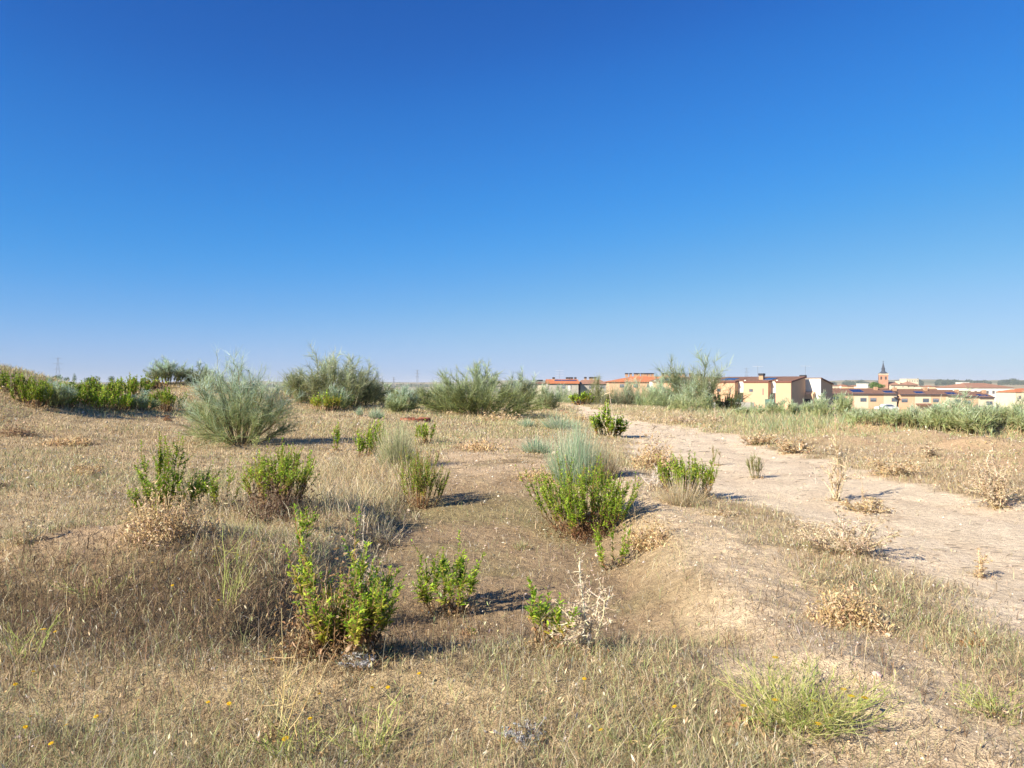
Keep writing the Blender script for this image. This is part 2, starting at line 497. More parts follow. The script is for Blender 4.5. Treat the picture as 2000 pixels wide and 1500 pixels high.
def grass_layer(name, label, cat, seed, n, r0, r1, p, pal, hfun, w0, leanmax, maskfun, bend=.5, jit=.2):
    r = rng(seed)
    X, Y = scatter(r, int(n*1.2), r0, r1, p)
    m = masks(X, Y)
    keep = r.random(len(X)) < maskfun(m, X, Y)
    X = X[keep]; Y = Y[keep]; m = {k: v[keep] for k, v in m.items()}
    d = rdist(X, Y); nn = len(X)
    h = hfun(r, m, X, Y, d)
    w = w0*np.maximum(1, d/4.0)**.85*(.6+.8*r.random(nn))
    mb = MB()
    blades(mb, r, X, Y, h, w, r.random(nn)*leanmax, pick(r, pal, nn, jit), bend)
    o = mb.build(name, M_grass)
    tag(o, label, cat, kind='stuff')
    return o

def tall(m):
    return .055 + .11*np.clip(.5+1.6*m['n1'], 0, 1) + .16*m['tallz']

G = 1.0
AHEAD = []          # plants remembered for their litter
grass_layer('dry_grass', 'short dry straw coloured grass covering the waste ground', 'grass', 11, int(430000*G), 2.6, 75, 1.35, STRAW,
            lambda r, m, X, Y, d: tall(m)*(.35+.9*r.random(len(X)))*(1+.5*ss(15, 40, d)), .0026, .9,
            lambda m, X, Y: cover(m, X, Y)*.95)
grass_layer('straw_litter', 'flattened straw and broken stalks lying on the soil', 'straw', 12, int(330000*G), 2.6, 50, 1.5,
            STRAW+GREY+BROWN+BROWN, lambda r, m, X, Y, d: .05+.09*r.random(len(X)), .0024, 1.6,
            lambda m, X, Y: np.clip(.12+.85*cover(m, X, Y)+.14*m['pit']+.10*m['berm']-.13*m['path'], 0, 1), bend=1.1)
grass_layer('brown_weeds', 'dead brown weed stalks among the grass', 'weeds', 13, int(260000*G), 2.6, 40, 1.45, BROWN,
            lambda r, m, X, Y, d: (.04+.10*r.random(len(X)))*(1+.7*np.clip(m['dark'], 0, 1)), .0030, 1.3,
            lambda m, X, Y: np.clip(1.2*m['dark']+.45*cover(m, X, Y)*ss(-.05, .2, -m['n2'])+.25*ss(7, 5, Y), 0, 1), bend=.8)
grass_layer('olive_grass', 'olive green fine grass mixed into the straw', 'grass', 14, int(270000*G), 2.6, 60, 1.35, OLIVE,
            lambda r, m, X, Y, d: (.05+.10*r.random(len(X)))*(1+.6*ss(15, 40, d)), .0026, .9,
            lambda m, X, Y: np.clip(cover(m, X, Y)*ss(-.08, .22, m['n1']*.6+m['n3']*.6+.04)+.55*cover(m, X, Y)*ss(6, 4.5, Y)
                                    + .5*ss(8, 10, X)*ss(18, 30, Y), 0, 1))
grass_layer('green_grass', 'fresh green grass blades in small patches', 'grass', 15, int(60000*G), 2.6, 60, 1.35, GREEN,
            lambda r, m, X, Y, d: (.04+.08*r.random(len(X)))*(1+.6*ss(15, 40, d)), .0026, 1.0,
            lambda m, X, Y: np.clip(.8*np.exp(-(((X-2.55-.05*Y)/.30)**2))*ss(4, 5, Y)*ss(10, 7.5, Y)*ss(-.1, .15, m['n2']+.05)
                                    + .5*cover(m, X, Y)*ss(.12, .3, m['n2']) + .35*ss(9, 12, X)*ss(22, 32, Y)
                                    + .5*np.exp(-(((X-1.2)/.35)**2+((Y-3.35)/.35)**2)), 0, 1))

grass_layer('tall_grass', 'tall pale green and straw grass under the shrub belt on the right', 'grass', 16, int(150000*G), 18, 60, 1.2, OLIVE+STRAW[3:5]+[(.30, .40, .20), (.34, .44, .26), (.28, .38, .20)],
            lambda r, m, X, Y, d: .12+.42*r.random(len(X))**1.5, .0030, .8,
            lambda m, X, Y: np.clip(.9*ss(8, 10, X-.1*(Y-30))*ss(23, 28, Y+4*m['n2']+.35*(X-12))*ss(52, 42, Y)*ss(-.3, 0, m['n2']), 0, 1), bend=.3)

def seed_stalks():
    """taller thin stalks with pale seed heads"""
    r = rng(21); n = 9000
    X, Y = scatter(r, n, 2.7, 30, 1.4)
    m = masks(X, Y)
    k = r.random(n) < cover(m, X, Y)*(.35+.65*ss(6, 4, Y)+.4*np.exp(-((Y-4.6)/.4)**2))
    X = X[k]; Y = Y[k]; n = len(X); d = rdist(X, Y)
    Z = H(X, Y)-.01
    h = .14+.20*r.random(n)
    az = r.random(n)*6.283; ln = r.random(n)*.45
    dh = np.stack([np.cos(az), np.sin(az), 0*az], 1); up = np.array([[0, 0, 1.]])
    t = np.linspace(0, 1, 4)[None, :, None]
    P = np.stack([X, Y, Z], 1)[:, None] + up*(h[:, None, None]*t*np.cos(ln)[:, None, None]) + dh[:, None]*h[:, None, None]*(np.sin(ln)[:, None, None]*t + .25*t*t)
    a2 = r.random(n)*6.283; S = np.stack([np.cos(a2), np.sin(a2), 0*a2], 1)
    w = (.0015*np.maximum(1, d/4)**.9)[:, None]*np.array([[1.2, 1, .8, .7]])
    mb = MB(); col = pick(r, STRAW+OLIVE[:1]+GREY[:1], n, .18)
    ribbons(mb, P, w, S, col)
    tip = P[:, -1]; D = unit(P[:, -1]-P[:, -2])
    leaves(mb, tip, D, S, .018+.02*r.random(n), .005+.004*r.random(n), np.clip(col*1.15, 0, .8), .2*r.random(n))
    tag(mb.build('seed_stalks', M_grass), 'thin dry stalks with pale seed heads standing above the grass', 'grass', kind='stuff')
seed_stalks()

def leaf_litter():
    r = rng(22); n = 90000
    X, Y = scatter(r, n, 2.6, 45, 1.45)
    m = masks(X, Y)
    cl = ss(.02, .25, fbm(X, Y, 1.5, 3, 83)+.2*m['n2'])
    k = r.random(n) < np.clip((.12+.9*cl)*(.25+.75*cover(m, X, Y))*(1-.9*m['path']), 0, 1)
    X = X[k]; Y = Y[k]; n = len(X); d = rdist(X, Y)
    P = np.stack([X, Y, H(X, Y)+.005+.07*r.random(n)*np.minimum(1, d/8)], 1)
    D = r.standard_normal((n, 3)); D[:, 2] = np.abs(D[:, 2])*.6
    U = r.standard_normal((n, 3))
    L = (.010+.018*r.random(n))*np.maximum(1, d/6)**.9
    mb = MB()
    leaves(mb, P, D, U, L, L*.35, pick(r, [(.52, .38, .20), (.60, .47, .30), (.45, .30, .15), (.64, .54, .38), (.5, .47, .4)], n, .2), r.random(n))
    tag(mb.build('leaf_litter', M_dry), 'curled dry leaves and seed husks caught in the grass', 'leaf litter', kind='stuff')
leaf_litter()

# ------------------------------------------------------------------ plants
def curve_pts(r, n, base_r, H0, Wd, k=7, lmin=.6, power=1.25, wig=.02, phi=50, clusters=0):
    """n stem centre lines fanning out from the root; their tips lie on an ellipse of height H0 and width Wd"""
    az = r.random(n)*2*math.pi
    u = np.sqrt(r.random(n))
    pm = math.radians(phi)
    ln = lmin+(1-lmin)*r.random(n)**.8
    if isinstance(clusters, (list, tuple)) or clusters:
        # stems gather in sprays of unequal height, with gaps between them
        if isinstance(clusters, (list, tuple)):
            cl = np.array(clusters, float)
            ci = r.choice(len(cl), n, p=cl[:, 3]/cl[:, 3].sum())
            az = cl[ci, 0]+.32*r.standard_normal(n); u = np.clip(cl[ci, 1]+.10*r.standard_normal(n), 0, 1)
            ln = cl[ci, 2]*(1-.35*r.random(n)**1.5)
        else:
            K = int(clusters)
            ca = np.arange(K)*2.399+r.random(K)*.7; cu = np.sqrt((np.arange(K)+.5)/K); ch = lmin+(1-lmin)*r.random(K)
            ci = r.integers(0, K, n)
            az = ca[ci]+.30*r.standard_normal(n)/(.4+cu[ci]); u = np.clip(cu[ci]+.13*r.standard_normal(n), 0, 1)
            ln = ch[ci]*(1-.30*r.random(n)**1.5)
    off = base_r*u
    reach = (Wd/2)*np.sin(u*pm)/math.sin(pm)*ln*(.85+.3*r.random(n))
    hz = H0*ln*np.cos(u*pm)
    t = np.linspace(0, 1, k)[None]
    rad = off[:, None]+(reach-off)[:, None]*(t**(1/power))
    z = hz[:, None]*t**power
    P = np.stack([rad*np.cos(az)[:, None], rad*np.sin(az)[:, None], z], -1)
    P = P + wig*H0*r.standard_normal((n, k, 3))*(t[..., None])
    P[..., 2] = np.maximum(P[..., 2], 0)
    return P, az

def sample_line(P, idx, t):
    """points and tangents at parameter t of the polylines P[idx]"""
    k = P.shape[1]
    f = np.clip(t, 0, .9999)*(k-1); i = f.astype(int); f = (f-i)[:, None]
    a = P[idx, i]; b = P[idx, i+1]
    return a*(1-f)+b*f, unit(b-a)

YEL = [(.50, .46, .06), (.42, .42, .06), (.58, .52, .10)]
LEAFG = [(.23, .38, .024), (.29, .45, .03), (.37, .50, .038), (.18, .31, .024), (.44, .54, .055)]
DEAD = [(.28, .17, .08), (.38, .26, .14), (.20, .12, .065), (.48, .36, .21), (.14, .09, .055), (.34, .20, .09)]

def leafy(r, H0, Wd, nst, leaf=.045, gap=.010, brown=.34, yel=.12, sub=4, green=LEAFG, lmin=.5, base=.14, deadleaf=1.0, clusters=0):
    stems = MB(); gl = MB(); dl = MB()
    P, az = curve_pts(r, nst, base*Wd, H0*.95, Wd*.9, 7, lmin, 1.2, .012, 48, clusters or (7 if nst >= 14 else 0))
    sc = pick(r, [(.22, .12, .06), (.28, .17, .08), (.16, .09, .05)], nst)
    rad = (.0042*np.maximum(.6, H0))*np.linspace(1, .4, 7)[None]*np.ones((nst, 1))
    tubes(stems, P, rad*max(1, leaf/.05), sc, 3)
    lines = [P]
    if sub:
        m = nst*sub
        idx = np.repeat(np.arange(nst), sub); t = .30+.5*r.random(m)
        o, tg = sample_line(P, idx, t)
        d = unit(tg*1.0+.36*r.standard_normal((m, 3))+np.array([[0, 0, .6]]))
        L = (.20+.22*r.random(m))*H0*(1.15-t)
        tt = np.linspace(0, 1, 7)[None, :, None]
        C = o[:, None]+d[:, None]*L[:, None, None]*tt+np.array([[[0, 0, 1.]]])*L[:, None, None]*.25*tt**2
        tubes(stems, C, .0028*max(1, leaf/.05)*np.linspace(1, .5, 7)[None]*np.ones((m, 1)), pick(r, [(.25, .17, .07), (.22, .22, .07)], m), 3)
        lines.append(C)
    for li, C in enumerate(lines):
        n = len(C)
        length = np.linalg.norm(C[:, 1:]-C[:, :-1], axis=2).sum(1)
        cnt = np.maximum(4, (length/gap)).astype(int)
        idx = np.repeat(np.arange(n), cnt); N = len(idx)
        t = r.random(N)
        if li == 0: t = t**.8
        o, tg = sample_line(C, idx, t)
        ref = unit(r.standard_normal((N, 3)))
        rdl = unit(np.cross(tg, ref))
        zz = o[:, 2]/H0
        z = (.45*zz+.55*t*.95 if li == 0 else .30+.35*zz+.40*t) + .06*r.standard_normal(N)
        isdead = z < brown
        isy = (~isdead) & (z < brown+yel)
        D = unit(tg*.95+rdl*.55)
        D[isdead] = unit(rdl*1.0+np.array([[0, 0, -.5]])+.5*r.standard_normal((N, 3)))[isdead]
        L = leaf*(.55+.6*r.random(N))*(1.12-.55*t)
        W = L*(.19+.08*r.random(N))*(leaf/.052)**.35
        col = pick(r, green, N, .18)
        # young tips lighter
        col = col*(1+.35*ss(.75, 1, t))[:, None]
        cy = pick(r, YEL, N); cd = pick(r, DEAD, N)
        col = np.where((isy & (r.random(N) < .75))[:, None], cy, col)
        curl = .15+.35*r.random(N)
        g = ~isdead
        U = unit(np.cross(D, np.cross(tg, D))+.15*r.standard_normal((N, 3)))
        if g.any(): leaves(gl, o[g], D[g], U[g], L[g], W[g], col[g], curl[g])
        q = isdead & (r.random(N) < .55*deadleaf)
        if q.any(): leaves(dl, o[q], D[q], U[q], L[q]*.75, W[q]*.9, cd[q], .6+.8*r.random(q.sum()))
    return [('stems', stems, M_stem), ('leaves', gl, M_leaf), ('dead_leaves', dl, M_dry)]

def broom(r, H0, Wd, nb=34, nt=3500, tw=.008, base=.10, lean=1.0, pal_lo=None, pal_hi=None, tl=(.10, .30), spread=.40, up=.20, trunk=.012, t0=.28, lmin=.6, droop=0.0, power=1.1, phi=74, clusters=9):
    pal_lo = pal_lo or [(.18, .24, .08), (.24, .27, .09), (.30, .28, .10), (.14, .20, .08)]
    pal_hi = pal_hi or [(.26, .37, .25), (.32, .42, .32), (.22, .33, .20), (.38, .46, .38)]
    br = MB(); tw_ = MB()
    P, az = curve_pts(r, nb, base*Wd, H0*.84, Wd*.86, 7, lmin, power, .018, phi, clusters)
    tubes(br, P, trunk*np.linspace(1, .3, 7)[None]*(.6+.7*r.random((nb, 1))), pick(r, [(.20, .15, .09), (.16, .13, .07), (.24, .20, .10)], nb), 4)
    # secondary branches
    n2 = nb*6
    idx = r.integers(0, nb, n2); t = t0*.8+(1-t0*.8)*r.random(n2)
    o, tg = sample_line(P, idx, t)
    d = unit(tg+.34*r.standard_normal((n2, 3))+np.array([[0, 0, up]]))
    L2 = H0*(.20+.20*r.random(n2))*(1.15-.6*t)
    tt = np.linspace(0, 1, 5)[None, :, None]
    C2 = o[:, None]+d[:, None]*L2[:, None, None]*tt
    C2 = C2+.02*H0*r.standard_normal(C2.shape)*tt
    tubes(br, C2, trunk*.35*np.linspace(1, .4, 5)[None]*np.ones((n2, 1)), pick(r, [(.20, .22, .08), (.24, .26, .10)], n2), 3)
    # fine rush-like twigs
    allL = [(P, .3, t0), (C2, .7, .05)]
    for C, share, tmin in allL:
        n = int(nt*share)
        idx = r.integers(0, len(C), n); t = tmin+(1-tmin)*r.random(n)**.85
        o, tg = sample_line(C, idx, t)
        d = unit(tg+spread*r.standard_normal((n, 3))+np.array([[0, 0, up]]))
        L = H0*(tl[0]+(tl[1]-tl[0])*r.random(n))*.55
        tt = np.linspace(0, 1, 4)[None, :, None]
        bend = unit(r.standard_normal((n, 3)))*(.12+.30*r.random((n, 1)))
        bend[:, 2] -= droop
        Q = o[:, None]+d[:, None]*L[:, None, None]*tt+bend[:, None]*L[:, None, None]*tt**2
        S = unit(np.cross(d, r.standard_normal((n, 3))))
        W = tw*(.6+.7*r.random((n, 1)))*np.array([[1, .9, .75, .4]])
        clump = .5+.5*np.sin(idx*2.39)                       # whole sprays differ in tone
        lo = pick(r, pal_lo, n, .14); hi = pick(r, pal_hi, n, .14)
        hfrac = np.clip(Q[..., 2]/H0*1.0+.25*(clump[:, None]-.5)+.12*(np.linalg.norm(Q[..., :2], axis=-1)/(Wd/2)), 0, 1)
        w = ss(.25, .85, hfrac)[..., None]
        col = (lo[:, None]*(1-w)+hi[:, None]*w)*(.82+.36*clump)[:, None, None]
        ribbons(tw_, Q, W, S, col)
    return [('branches', br, M_stem), ('twigs', tw_, M_twig)]

PALE = [(.62, .50, .33), (.68, .57, .39), (.52, .40, .25), (.72, .62, .45), (.42, .31, .19)]
TAN = [(.60, .44, .23), (.68, .52, .30), (.50, .36, .18), (.72, .57, .36), (.42, .29, .15)]

def thistle(r, H0, Wd, nst=5, sub=6, leaf=.05, gap=.012, pal=PALE, stem=.005, lmin=.4, power=1.1, heads=True, base=.06, lw=.17):
    st = MB(); lf = MB()
    P, az = curve_pts(r, nst, base*Wd, H0*.95, Wd, 7, lmin, power, .03)
    P[0, :, 0] = .03*H0*np.sin(np.linspace(0, 5, 7)); P[0, :, 1] *= .1; P[0, :, 2] = np.linspace(0, H0*1.0, 7)
    tubes(st, P, stem*np.linspace(1, .45, 7)[None]*np.ones((nst, 1)), pick(r, pal, nst, .08), 4)
    lines = [P]
    if sub:
        m = nst*sub; idx = np.repeat(np.arange(nst), sub); t = .2+.7*r.random(m)
        o, tg = sample_line(P, idx, t)
        d = unit(tg*.6+.75*r.standard_normal((m, 3))+np.array([[0, 0, .35]]))
        L = (.10+.20*r.random(m))*max(H0, Wd*.6)
        tt = np.linspace(0, 1, 5)[None, :, None]
        C = o[:, None]+d[:, None]*L[:, None, None]*tt+.05*L[:, None, None]*r.standard_normal((m, 5, 3))*tt
        C[..., 2] = np.maximum(C[..., 2], .01)
        tubes(st, C, stem*.6*np.linspace(1, .5, 5)[None]*np.ones((m, 1)), pick(r, pal, m, .08), 3)
        lines.append(C)
    for C in lines:
        n = len(C); length = np.linalg.norm(C[:, 1:]-C[:, :-1], axis=2).sum(1)
        cnt = np.maximum(4, length/gap).astype(int); idx = np.repeat(np.arange(n), cnt); N = len(idx)
        o, tg = sample_line(C, idx, r.random(N))
        D = unit(tg*.3+unit(r.standard_normal((N, 3))))
        leaves(lf, o, D, r.standard_normal((N, 3)), leaf*(.4+.8*r.random(N)), leaf*lw*(.5+.7*r.random(N)), pick(r, pal, N, .12), .3+1.0*r.random(N))
        if heads:
            tip = C[:, -1]; K = 9
            o = np.repeat(tip, K, 0); D = unit(np.repeat(unit(C[:, -1]-C[:, -2]), K, 0)*.8+.8*unit(r.standard_normal((n*K, 3))))
            leaves(lf, o, D, r.standard_normal((n*K, 3)), leaf*.7*np.ones(n*K), leaf*.2*np.ones(n*K), pick(r, pal, n*K, .12), .2+.3*r.random(n*K))
    return [('stems', st, M_stem), ('dry_leaves', lf, M_dry)]

def dry_clump(r, H0, Wd, n=900, leaf=.04, pal=TAN, stems=30):
    st = MB(); lf = MB()
    P, az = curve_pts(r, stems, .3*Wd, H0*.9, Wd, 5, .3, 1.0, .05)
    tubes(st, P, .0025*max(1, leaf/.04)*np.linspace(1, .5, 5)[None]*np.ones((stems, 1)), pick(r, pal, stems), 3)
    u = unit(r.standard_normal((n, 3))); u[:, 2] = np.abs(u[:, 2])
    rr = (.15+.85*r.random(n)**.6)[:, None]
    u[:, 2] *= r.random(n)
    an = np.arctan2(u[:, 1], u[:, 0]); lump = (.85+.30*np.sin(an*3+r.random()*6)+.22*np.sin(an*5+r.random()*6)+.25*np.abs(r.standard_normal(n)))[:, None]
    o = u*rr*np.array([[Wd/2, Wd/2, H0]])*lump
    D = r.standard_normal((n, 3)); D[:, 2] *= .7
    leaves(lf, o, D, r.standard_normal((n, 3)), leaf*(.5+.9*r.random(n)), leaf*(.14+.20*r.random(n)), pick(r, pal, n, .15), .5+r.random(n))
    return [('stems', st, M_stem), ('dry_leaves', lf, M_dry)]

def tuft(r, H0, Wd, n=900, w=.003, pal=None, lmin=.3, base=.22, arch=.3):
    pal = pal or [(.30, .42, .26), (.38, .50, .34), (.46, .52, .36), (.24, .38, .21), (.54, .52, .36)]
    mb = MB()
    P, az = curve_pts(r, n, base*Wd, H0*1.05, Wd*1.1, 5, lmin, 1.15, .02, 60)
    P[..., 2] -= arch*H0*np.linspace(0, 1, 5)[None]**2.5*r.random((n, 1))
    S = unit(np.stack([-np.sin(az), np.cos(az), 0*az], 1)+.6*r.standard_normal((n, 3)))
    W = w*(.6+.8*r.random((n, 1)))*np.array([[1, 1, .85, .6, .25]])
    c = pick(r, pal, n, .15)
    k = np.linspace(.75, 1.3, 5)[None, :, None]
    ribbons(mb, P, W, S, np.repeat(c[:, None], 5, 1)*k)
    return [(None, mb, M_leaf)]

def wiry(r, H0, Wd, n=30, sub=7, w=.0016, pal=None, flowers=0, leafy_=30):
    pal = pal or [(.33, .38, .09), (.42, .43, .14), (.27, .32, .08), (.52, .46, .22)]
    st = MB(); lf = MB(); fl = []
    P, az = curve_pts(r, n, .15*Wd, H0, Wd, 7, .35, .9, .035)
    tubes(st, P, w*np.linspace(1, .5, 7)[None]*np.ones((n, 1)), pick(r, pal, n), 3)
    m = n*sub; idx = np.repeat(np.arange(n), sub); o, tg = sample_line(P, idx, .15+.8*r.random(m))
    d = unit(tg+.6*r.standard_normal((m, 3)))
    L = (.12+.25*r.random(m))*max(H0, Wd*.5)
    tt = np.linspace(0, 1, 4)[None, :, None]
    C = o[:, None]+d[:, None]*L[:, None, None]*tt+np.array([[[0, 0, .2]]])*L[:, None, None]*tt**2
    C[..., 2] = np.maximum(C[..., 2], .01)
    tubes(st, C, w*.6*np.linspace(1, .5, 4)[None]*np.ones((m, 1)), pick(r, pal, m), 3)
    N = leafy_
    idx = r.integers(0, m, N); o, tg = sample_line(C, idx, r.random(N))
    leaves(lf, o, unit(tg+.6*r.standard_normal((N, 3))), r.standard_normal((N, 3)), .015+.02*r.random(N), .0025+.002*r.random(N), pick(r, pal, N), .4*r.random(N))
    out = [('stems', st, M_stem), ('leaves', lf, M_leaf)]
    if flowers:
        for q in r.permutation(m)[:flowers]:
            fb = MB(); K = 12; an = np.arange(K)*6.283/K
            D = np.stack([np.cos(an), np.sin(an), np.full(K, .3)], 1)
            leaves(fb, np.repeat(C[q:q+1, -1], K, 0), D, np.repeat([[0, 0, 1.]], K, 0), .012*np.ones(K), .005*np.ones(K), pick(r, [(.80, .55, .02), (.75, .48, .02)], K, .05), .15*np.ones(K))
            out.append(('flower', fb, M_leaf))
    return out

def plant(name, label, cat, px, py, parts, rz=0.0, group=None, pos=None, sink=.015):
    x, y, z = pos if pos else at(px, py)
    V = np.concatenate([np.concatenate(mb.v) for _, mb, _ in parts if mb.n])
    AHEAD.append((x, y, float(np.quantile(np.hypot(V[:, 0], V[:, 1]), .8)), name))
    if len(parts) == 1 and parts[0][0] is None:
        o = parts[0][1].build(name, parts[0][2])
        o.location = (x, y, z-sink); o.rotation_euler = (0, 0, rz)
        return tag(o, label, cat, group)
    root = empty(name, (x, y, z-sink), rz, label, cat, group)
    for nm, mb, mat in parts:
        if mb.n: mb.build(nm, mat, root)
    return root

def dims(px, py, x0, x1, top, pos=None):
    x, y, z = pos if pos else at(px, py)
    zt = CAMZ-(top-HY)*y/F
    return y, max(.05, zt-z), (x1-x0)*y/F

def fit(parts, h, w, lean=0.0, qz=.997, qx=.985):
    """scale a plant so that its leafy outline has the height and width it shows"""
    V = np.concatenate([np.concatenate(mb.v) for _, mb, _ in parts if mb.n])
    zt = np.quantile(V[:, 2], qz); xr = np.quantile(np.abs(V[:, 0]), qx); yr = np.quantile(np.abs(V[:, 1]), qx)
    kz = h/max(zt, 1e-3); kx = (w/2)/max(xr, 1e-3); ky = (w/2)/max(yr, 1e-3)
    for _, mb, _ in parts:
        mb.v = [v*np.array([[kx, ky, kz]], np.float32)+np.array([[lean, 0, 0]], np.float32)*np.clip(v[:, 2:3]*kz/h, 0, 1) for v in mb.v]
    return parts

def gshrub(label, px, py, x0, x1, top, seed, n=14, group='leafy green shrubs on the waste ground', name='leafy_shrub', cat='shrub', pos=None, dark=1.0, **kw):
    y, h, w = dims(px, py, x0, x1, top, pos)
    lf = .049*max(1, (y/10)**.8)
    kw.setdefault('leaf', lf); kw.setdefault('gap', .0068*max(1, y/7)**.8)
    r = rng(seed)
    if dark != 1.0: kw['green'] = [tuple(c*dark for c in g) for g in LEAFG]
    return plant(name, label, cat, px, py, fit(leafy(r, h, w, n, **kw), h, w, ((x0+x1)/2-px)*y/F), group=group, pos=pos)

def broomp(label, px, py, x0, x1, top, seed, group='broom shrubs on the waste ground', name='broom_shrub', pos=None, **kw):
    y, h, w = dims(px, py, x0, x1, top, pos)
    kw.setdefault('tw', .0065*max(1, (y/20))**.9)
    return plant(name, label, 'shrub', px, py, fit(broom(rng(seed), h, w, **kw), h, w, ((x0+x1)/2-px)*y/F, .996, .992), group=group, pos=pos)

def thist(label, px, py, x0, x1, top, seed, name='dry_thistle', cat='thistle', group='dead thistles', **kw):
    y, h, w = dims(px, py, x0, x1, top)
    s = max(1, (y/8)**.8)
    kw.setdefault('leaf', .036*s); kw.setdefault('gap', .011*s); kw.setdefault('stem', .0055*s)
    return plant(name, label, cat, px, py, fit(thistle(rng(seed), h, w, **kw), h, w, ((x0+x1)/2-px)*y/F), group=group)

def clump(label, px, py, x0, x1, top, seed, n=900, group='low clumps of dead weeds', name='dry_weed_clump', **kw):
    y, h, w = dims(px, py, x0, x1, top)
    kw.setdefault('leaf', .036*max(1, y/8)**.8)
    return plant(name, label, 'dead weed', px, py, fit(dry_clump(rng(seed), h, w, n, **kw), h, w, 0, .985, .96), group=group)

def tuftp(label, px, py, x0, x1, top, seed, n=900, group='blue-green grass tufts', name='grass_tuft', cat='grass tuft', **kw):
    y, h, w = dims(px, py, x0, x1, top)
    kw.setdefault('w', .0032*max(1, y/10)**.9)
    return plant(name, label, cat, px, py, fit(tuft(rng(seed), h, w, n, **kw), h, w, 0, .985, .97), group=group)

# --- leafy green shrubs, near ones
gshrub('large yellowish green leafy shrub with a dead brown base nearest the viewer', 665, 1275, 560, 785, 1000, 101, n=36, brown=.44, yel=.20, sub=3, leaf=.046, clusters=[(3.1, .72, 1.05, 3), (1.6, .14, 1.12, 2), (.3, .42, .90, 3), (-.3, .95, .62, 9), (0.2, .72, .52, 5), (-1.4, .30, .42, 5), (2.6, .3, .46, 3), (-1.8, .8, .36, 3)])
gshrub('sparse leafy shrub of five upright green stems on the bare hollow floor', 875, 1195, 818, 945, 1040, 102, n=13, brown=.30, yel=.16, sub=3, lmin=.55, gap=.0055)
gshrub('small thin green shrub beside the pale dead thistle in the foreground', 1062, 1262, 1002, 1118, 1135, 103, n=9, brown=.42, yel=.05, sub=2, lmin=.5)
gshrub('wide bright green shrub with a dark base in front of the blue-green grass tuft', 1140, 1040, 1035, 1240, 888, 104, n=56, brown=.20, yel=.14, sub=4, base=.16, lmin=.6, clusters=12)
gshrub('small three-stemmed green plant just in front of the wide bright green shrub', 1195, 1110, 1150, 1230, 1008, 105, n=6, brown=.16, yel=.1, sub=2, lmin=.7)
gshrub('tall dark green shrub with upright spires on the left side of the field', 312, 1012, 230, 392, 848, 106, n=24, brown=.36, yel=.06, sub=4, dark=.9, gap=.0065, clusters=[(3.0, .5, .95, 4), (1.5, .1, 1.0, 3), (.3, .3, .97, 3), (0.1, .95, .75, 5), (3.3, 1.0, .42, 2), (-.9, .6, .6, 3)])
gshrub('small thin green shrub between the two larger leafy shrubs on the left', 432, 1005, 392, 468, 893, 107, n=8, brown=.38, yel=.08, sub=3)
gshrub('dense green shrub with a dark brown twiggy base below the big broom', 540, 1000, 478, 615, 863, 108, n=48, brown=.50, yel=.08, sub=4, lmin=.75, clusters=12)
gshrub('feathery green shrub at the left edge of the bare hollow casting a long shadow', 822, 990, 778, 876, 868, 109, n=30, brown=.26, yel=.18, sub=5, leaf=.034, lmin=.7)
gshrub('loose green shrub standing in tall straw left of the brick ring', 715, 892, 688, 755, 818, 110, n=16, brown=.15, yel=.1, sub=3)
gshrub('single narrow upright green stem in the straw left of centre', 655, 880, 645, 664, 822, 111, n=3, brown=.1, yel=.1, sub=3)
gshrub('small olive green shrub just below the brick ring', 826, 868, 800, 850, 818, 112, n=10, brown=.34, yel=.1, sub=3)
gshrub('green shrub with a brown twiggy front on the bank beside the track', 1345, 972, 1288, 1398, 884, 113, n=52, brown=.44, yel=.08, sub=4, base=.2, lmin=.75, clusters=13)
gshrub('upright light green shrub around a bare dead stem left of the track', 1186, 852, 1148, 1224, 785, 114, n=34, brown=.16, yel=.3, sub=4, dark=1.3, clusters=[(1.5, .1, 1.0, 4), (3.1, .6, .7, 4), (0, .7, .72, 5), (-1.5, .4, .6, 4), (.3, 1.0, .5, 3)])
gshrub('small round green shrub at the far end of the track', 1137, 791, 1113, 1160, 764, 115, n=26, brown=.3, yel=.2, sub=3)
gshrub('dark green shrub at the right foot of the airy broom', 1415, 800, 1388, 1446, 768, 116, n=26, brown=.1, yel=.2, sub=3, dark=.5)
gshrub('tiny green sprig in the shaded grass left of centre', 600, 1035, 585, 625, 985, 117, n=5, brown=.1, yel=.1, sub=2)
gshrub('tiny bright green seedling on the hollow floor', 921, 1240, 915, 930, 1216, 118, n=2, brown=.05, yel=.1, sub=0, leaf=.03)
gshrub('small green spire behind the nearest large shrub', 592, 1060, 575, 610, 1000, 119, n=3, brown=.05, yel=.3, sub=2)
# feathery pale seedling shrubs at the track
gshrub('pale green feathery seedling standing alone on the sand by the track', 1476, 934, 1456, 1494, 880, 120, n=14, brown=.0, yel=.0, sub=6, gap=.009, name='seedling', cat='seedling', green=[(.46, .56, .24), (.54, .62, .32)], leaf=.026)
gshrub('thin pale green sprig on the sand left of the feathery seedling', 1398, 910, 1390, 1408, 868, 121, n=3, brown=.05, yel=.0, sub=3, name='seedling', cat='seedling', green=[(.28, .34, .14)], leaf=.03)
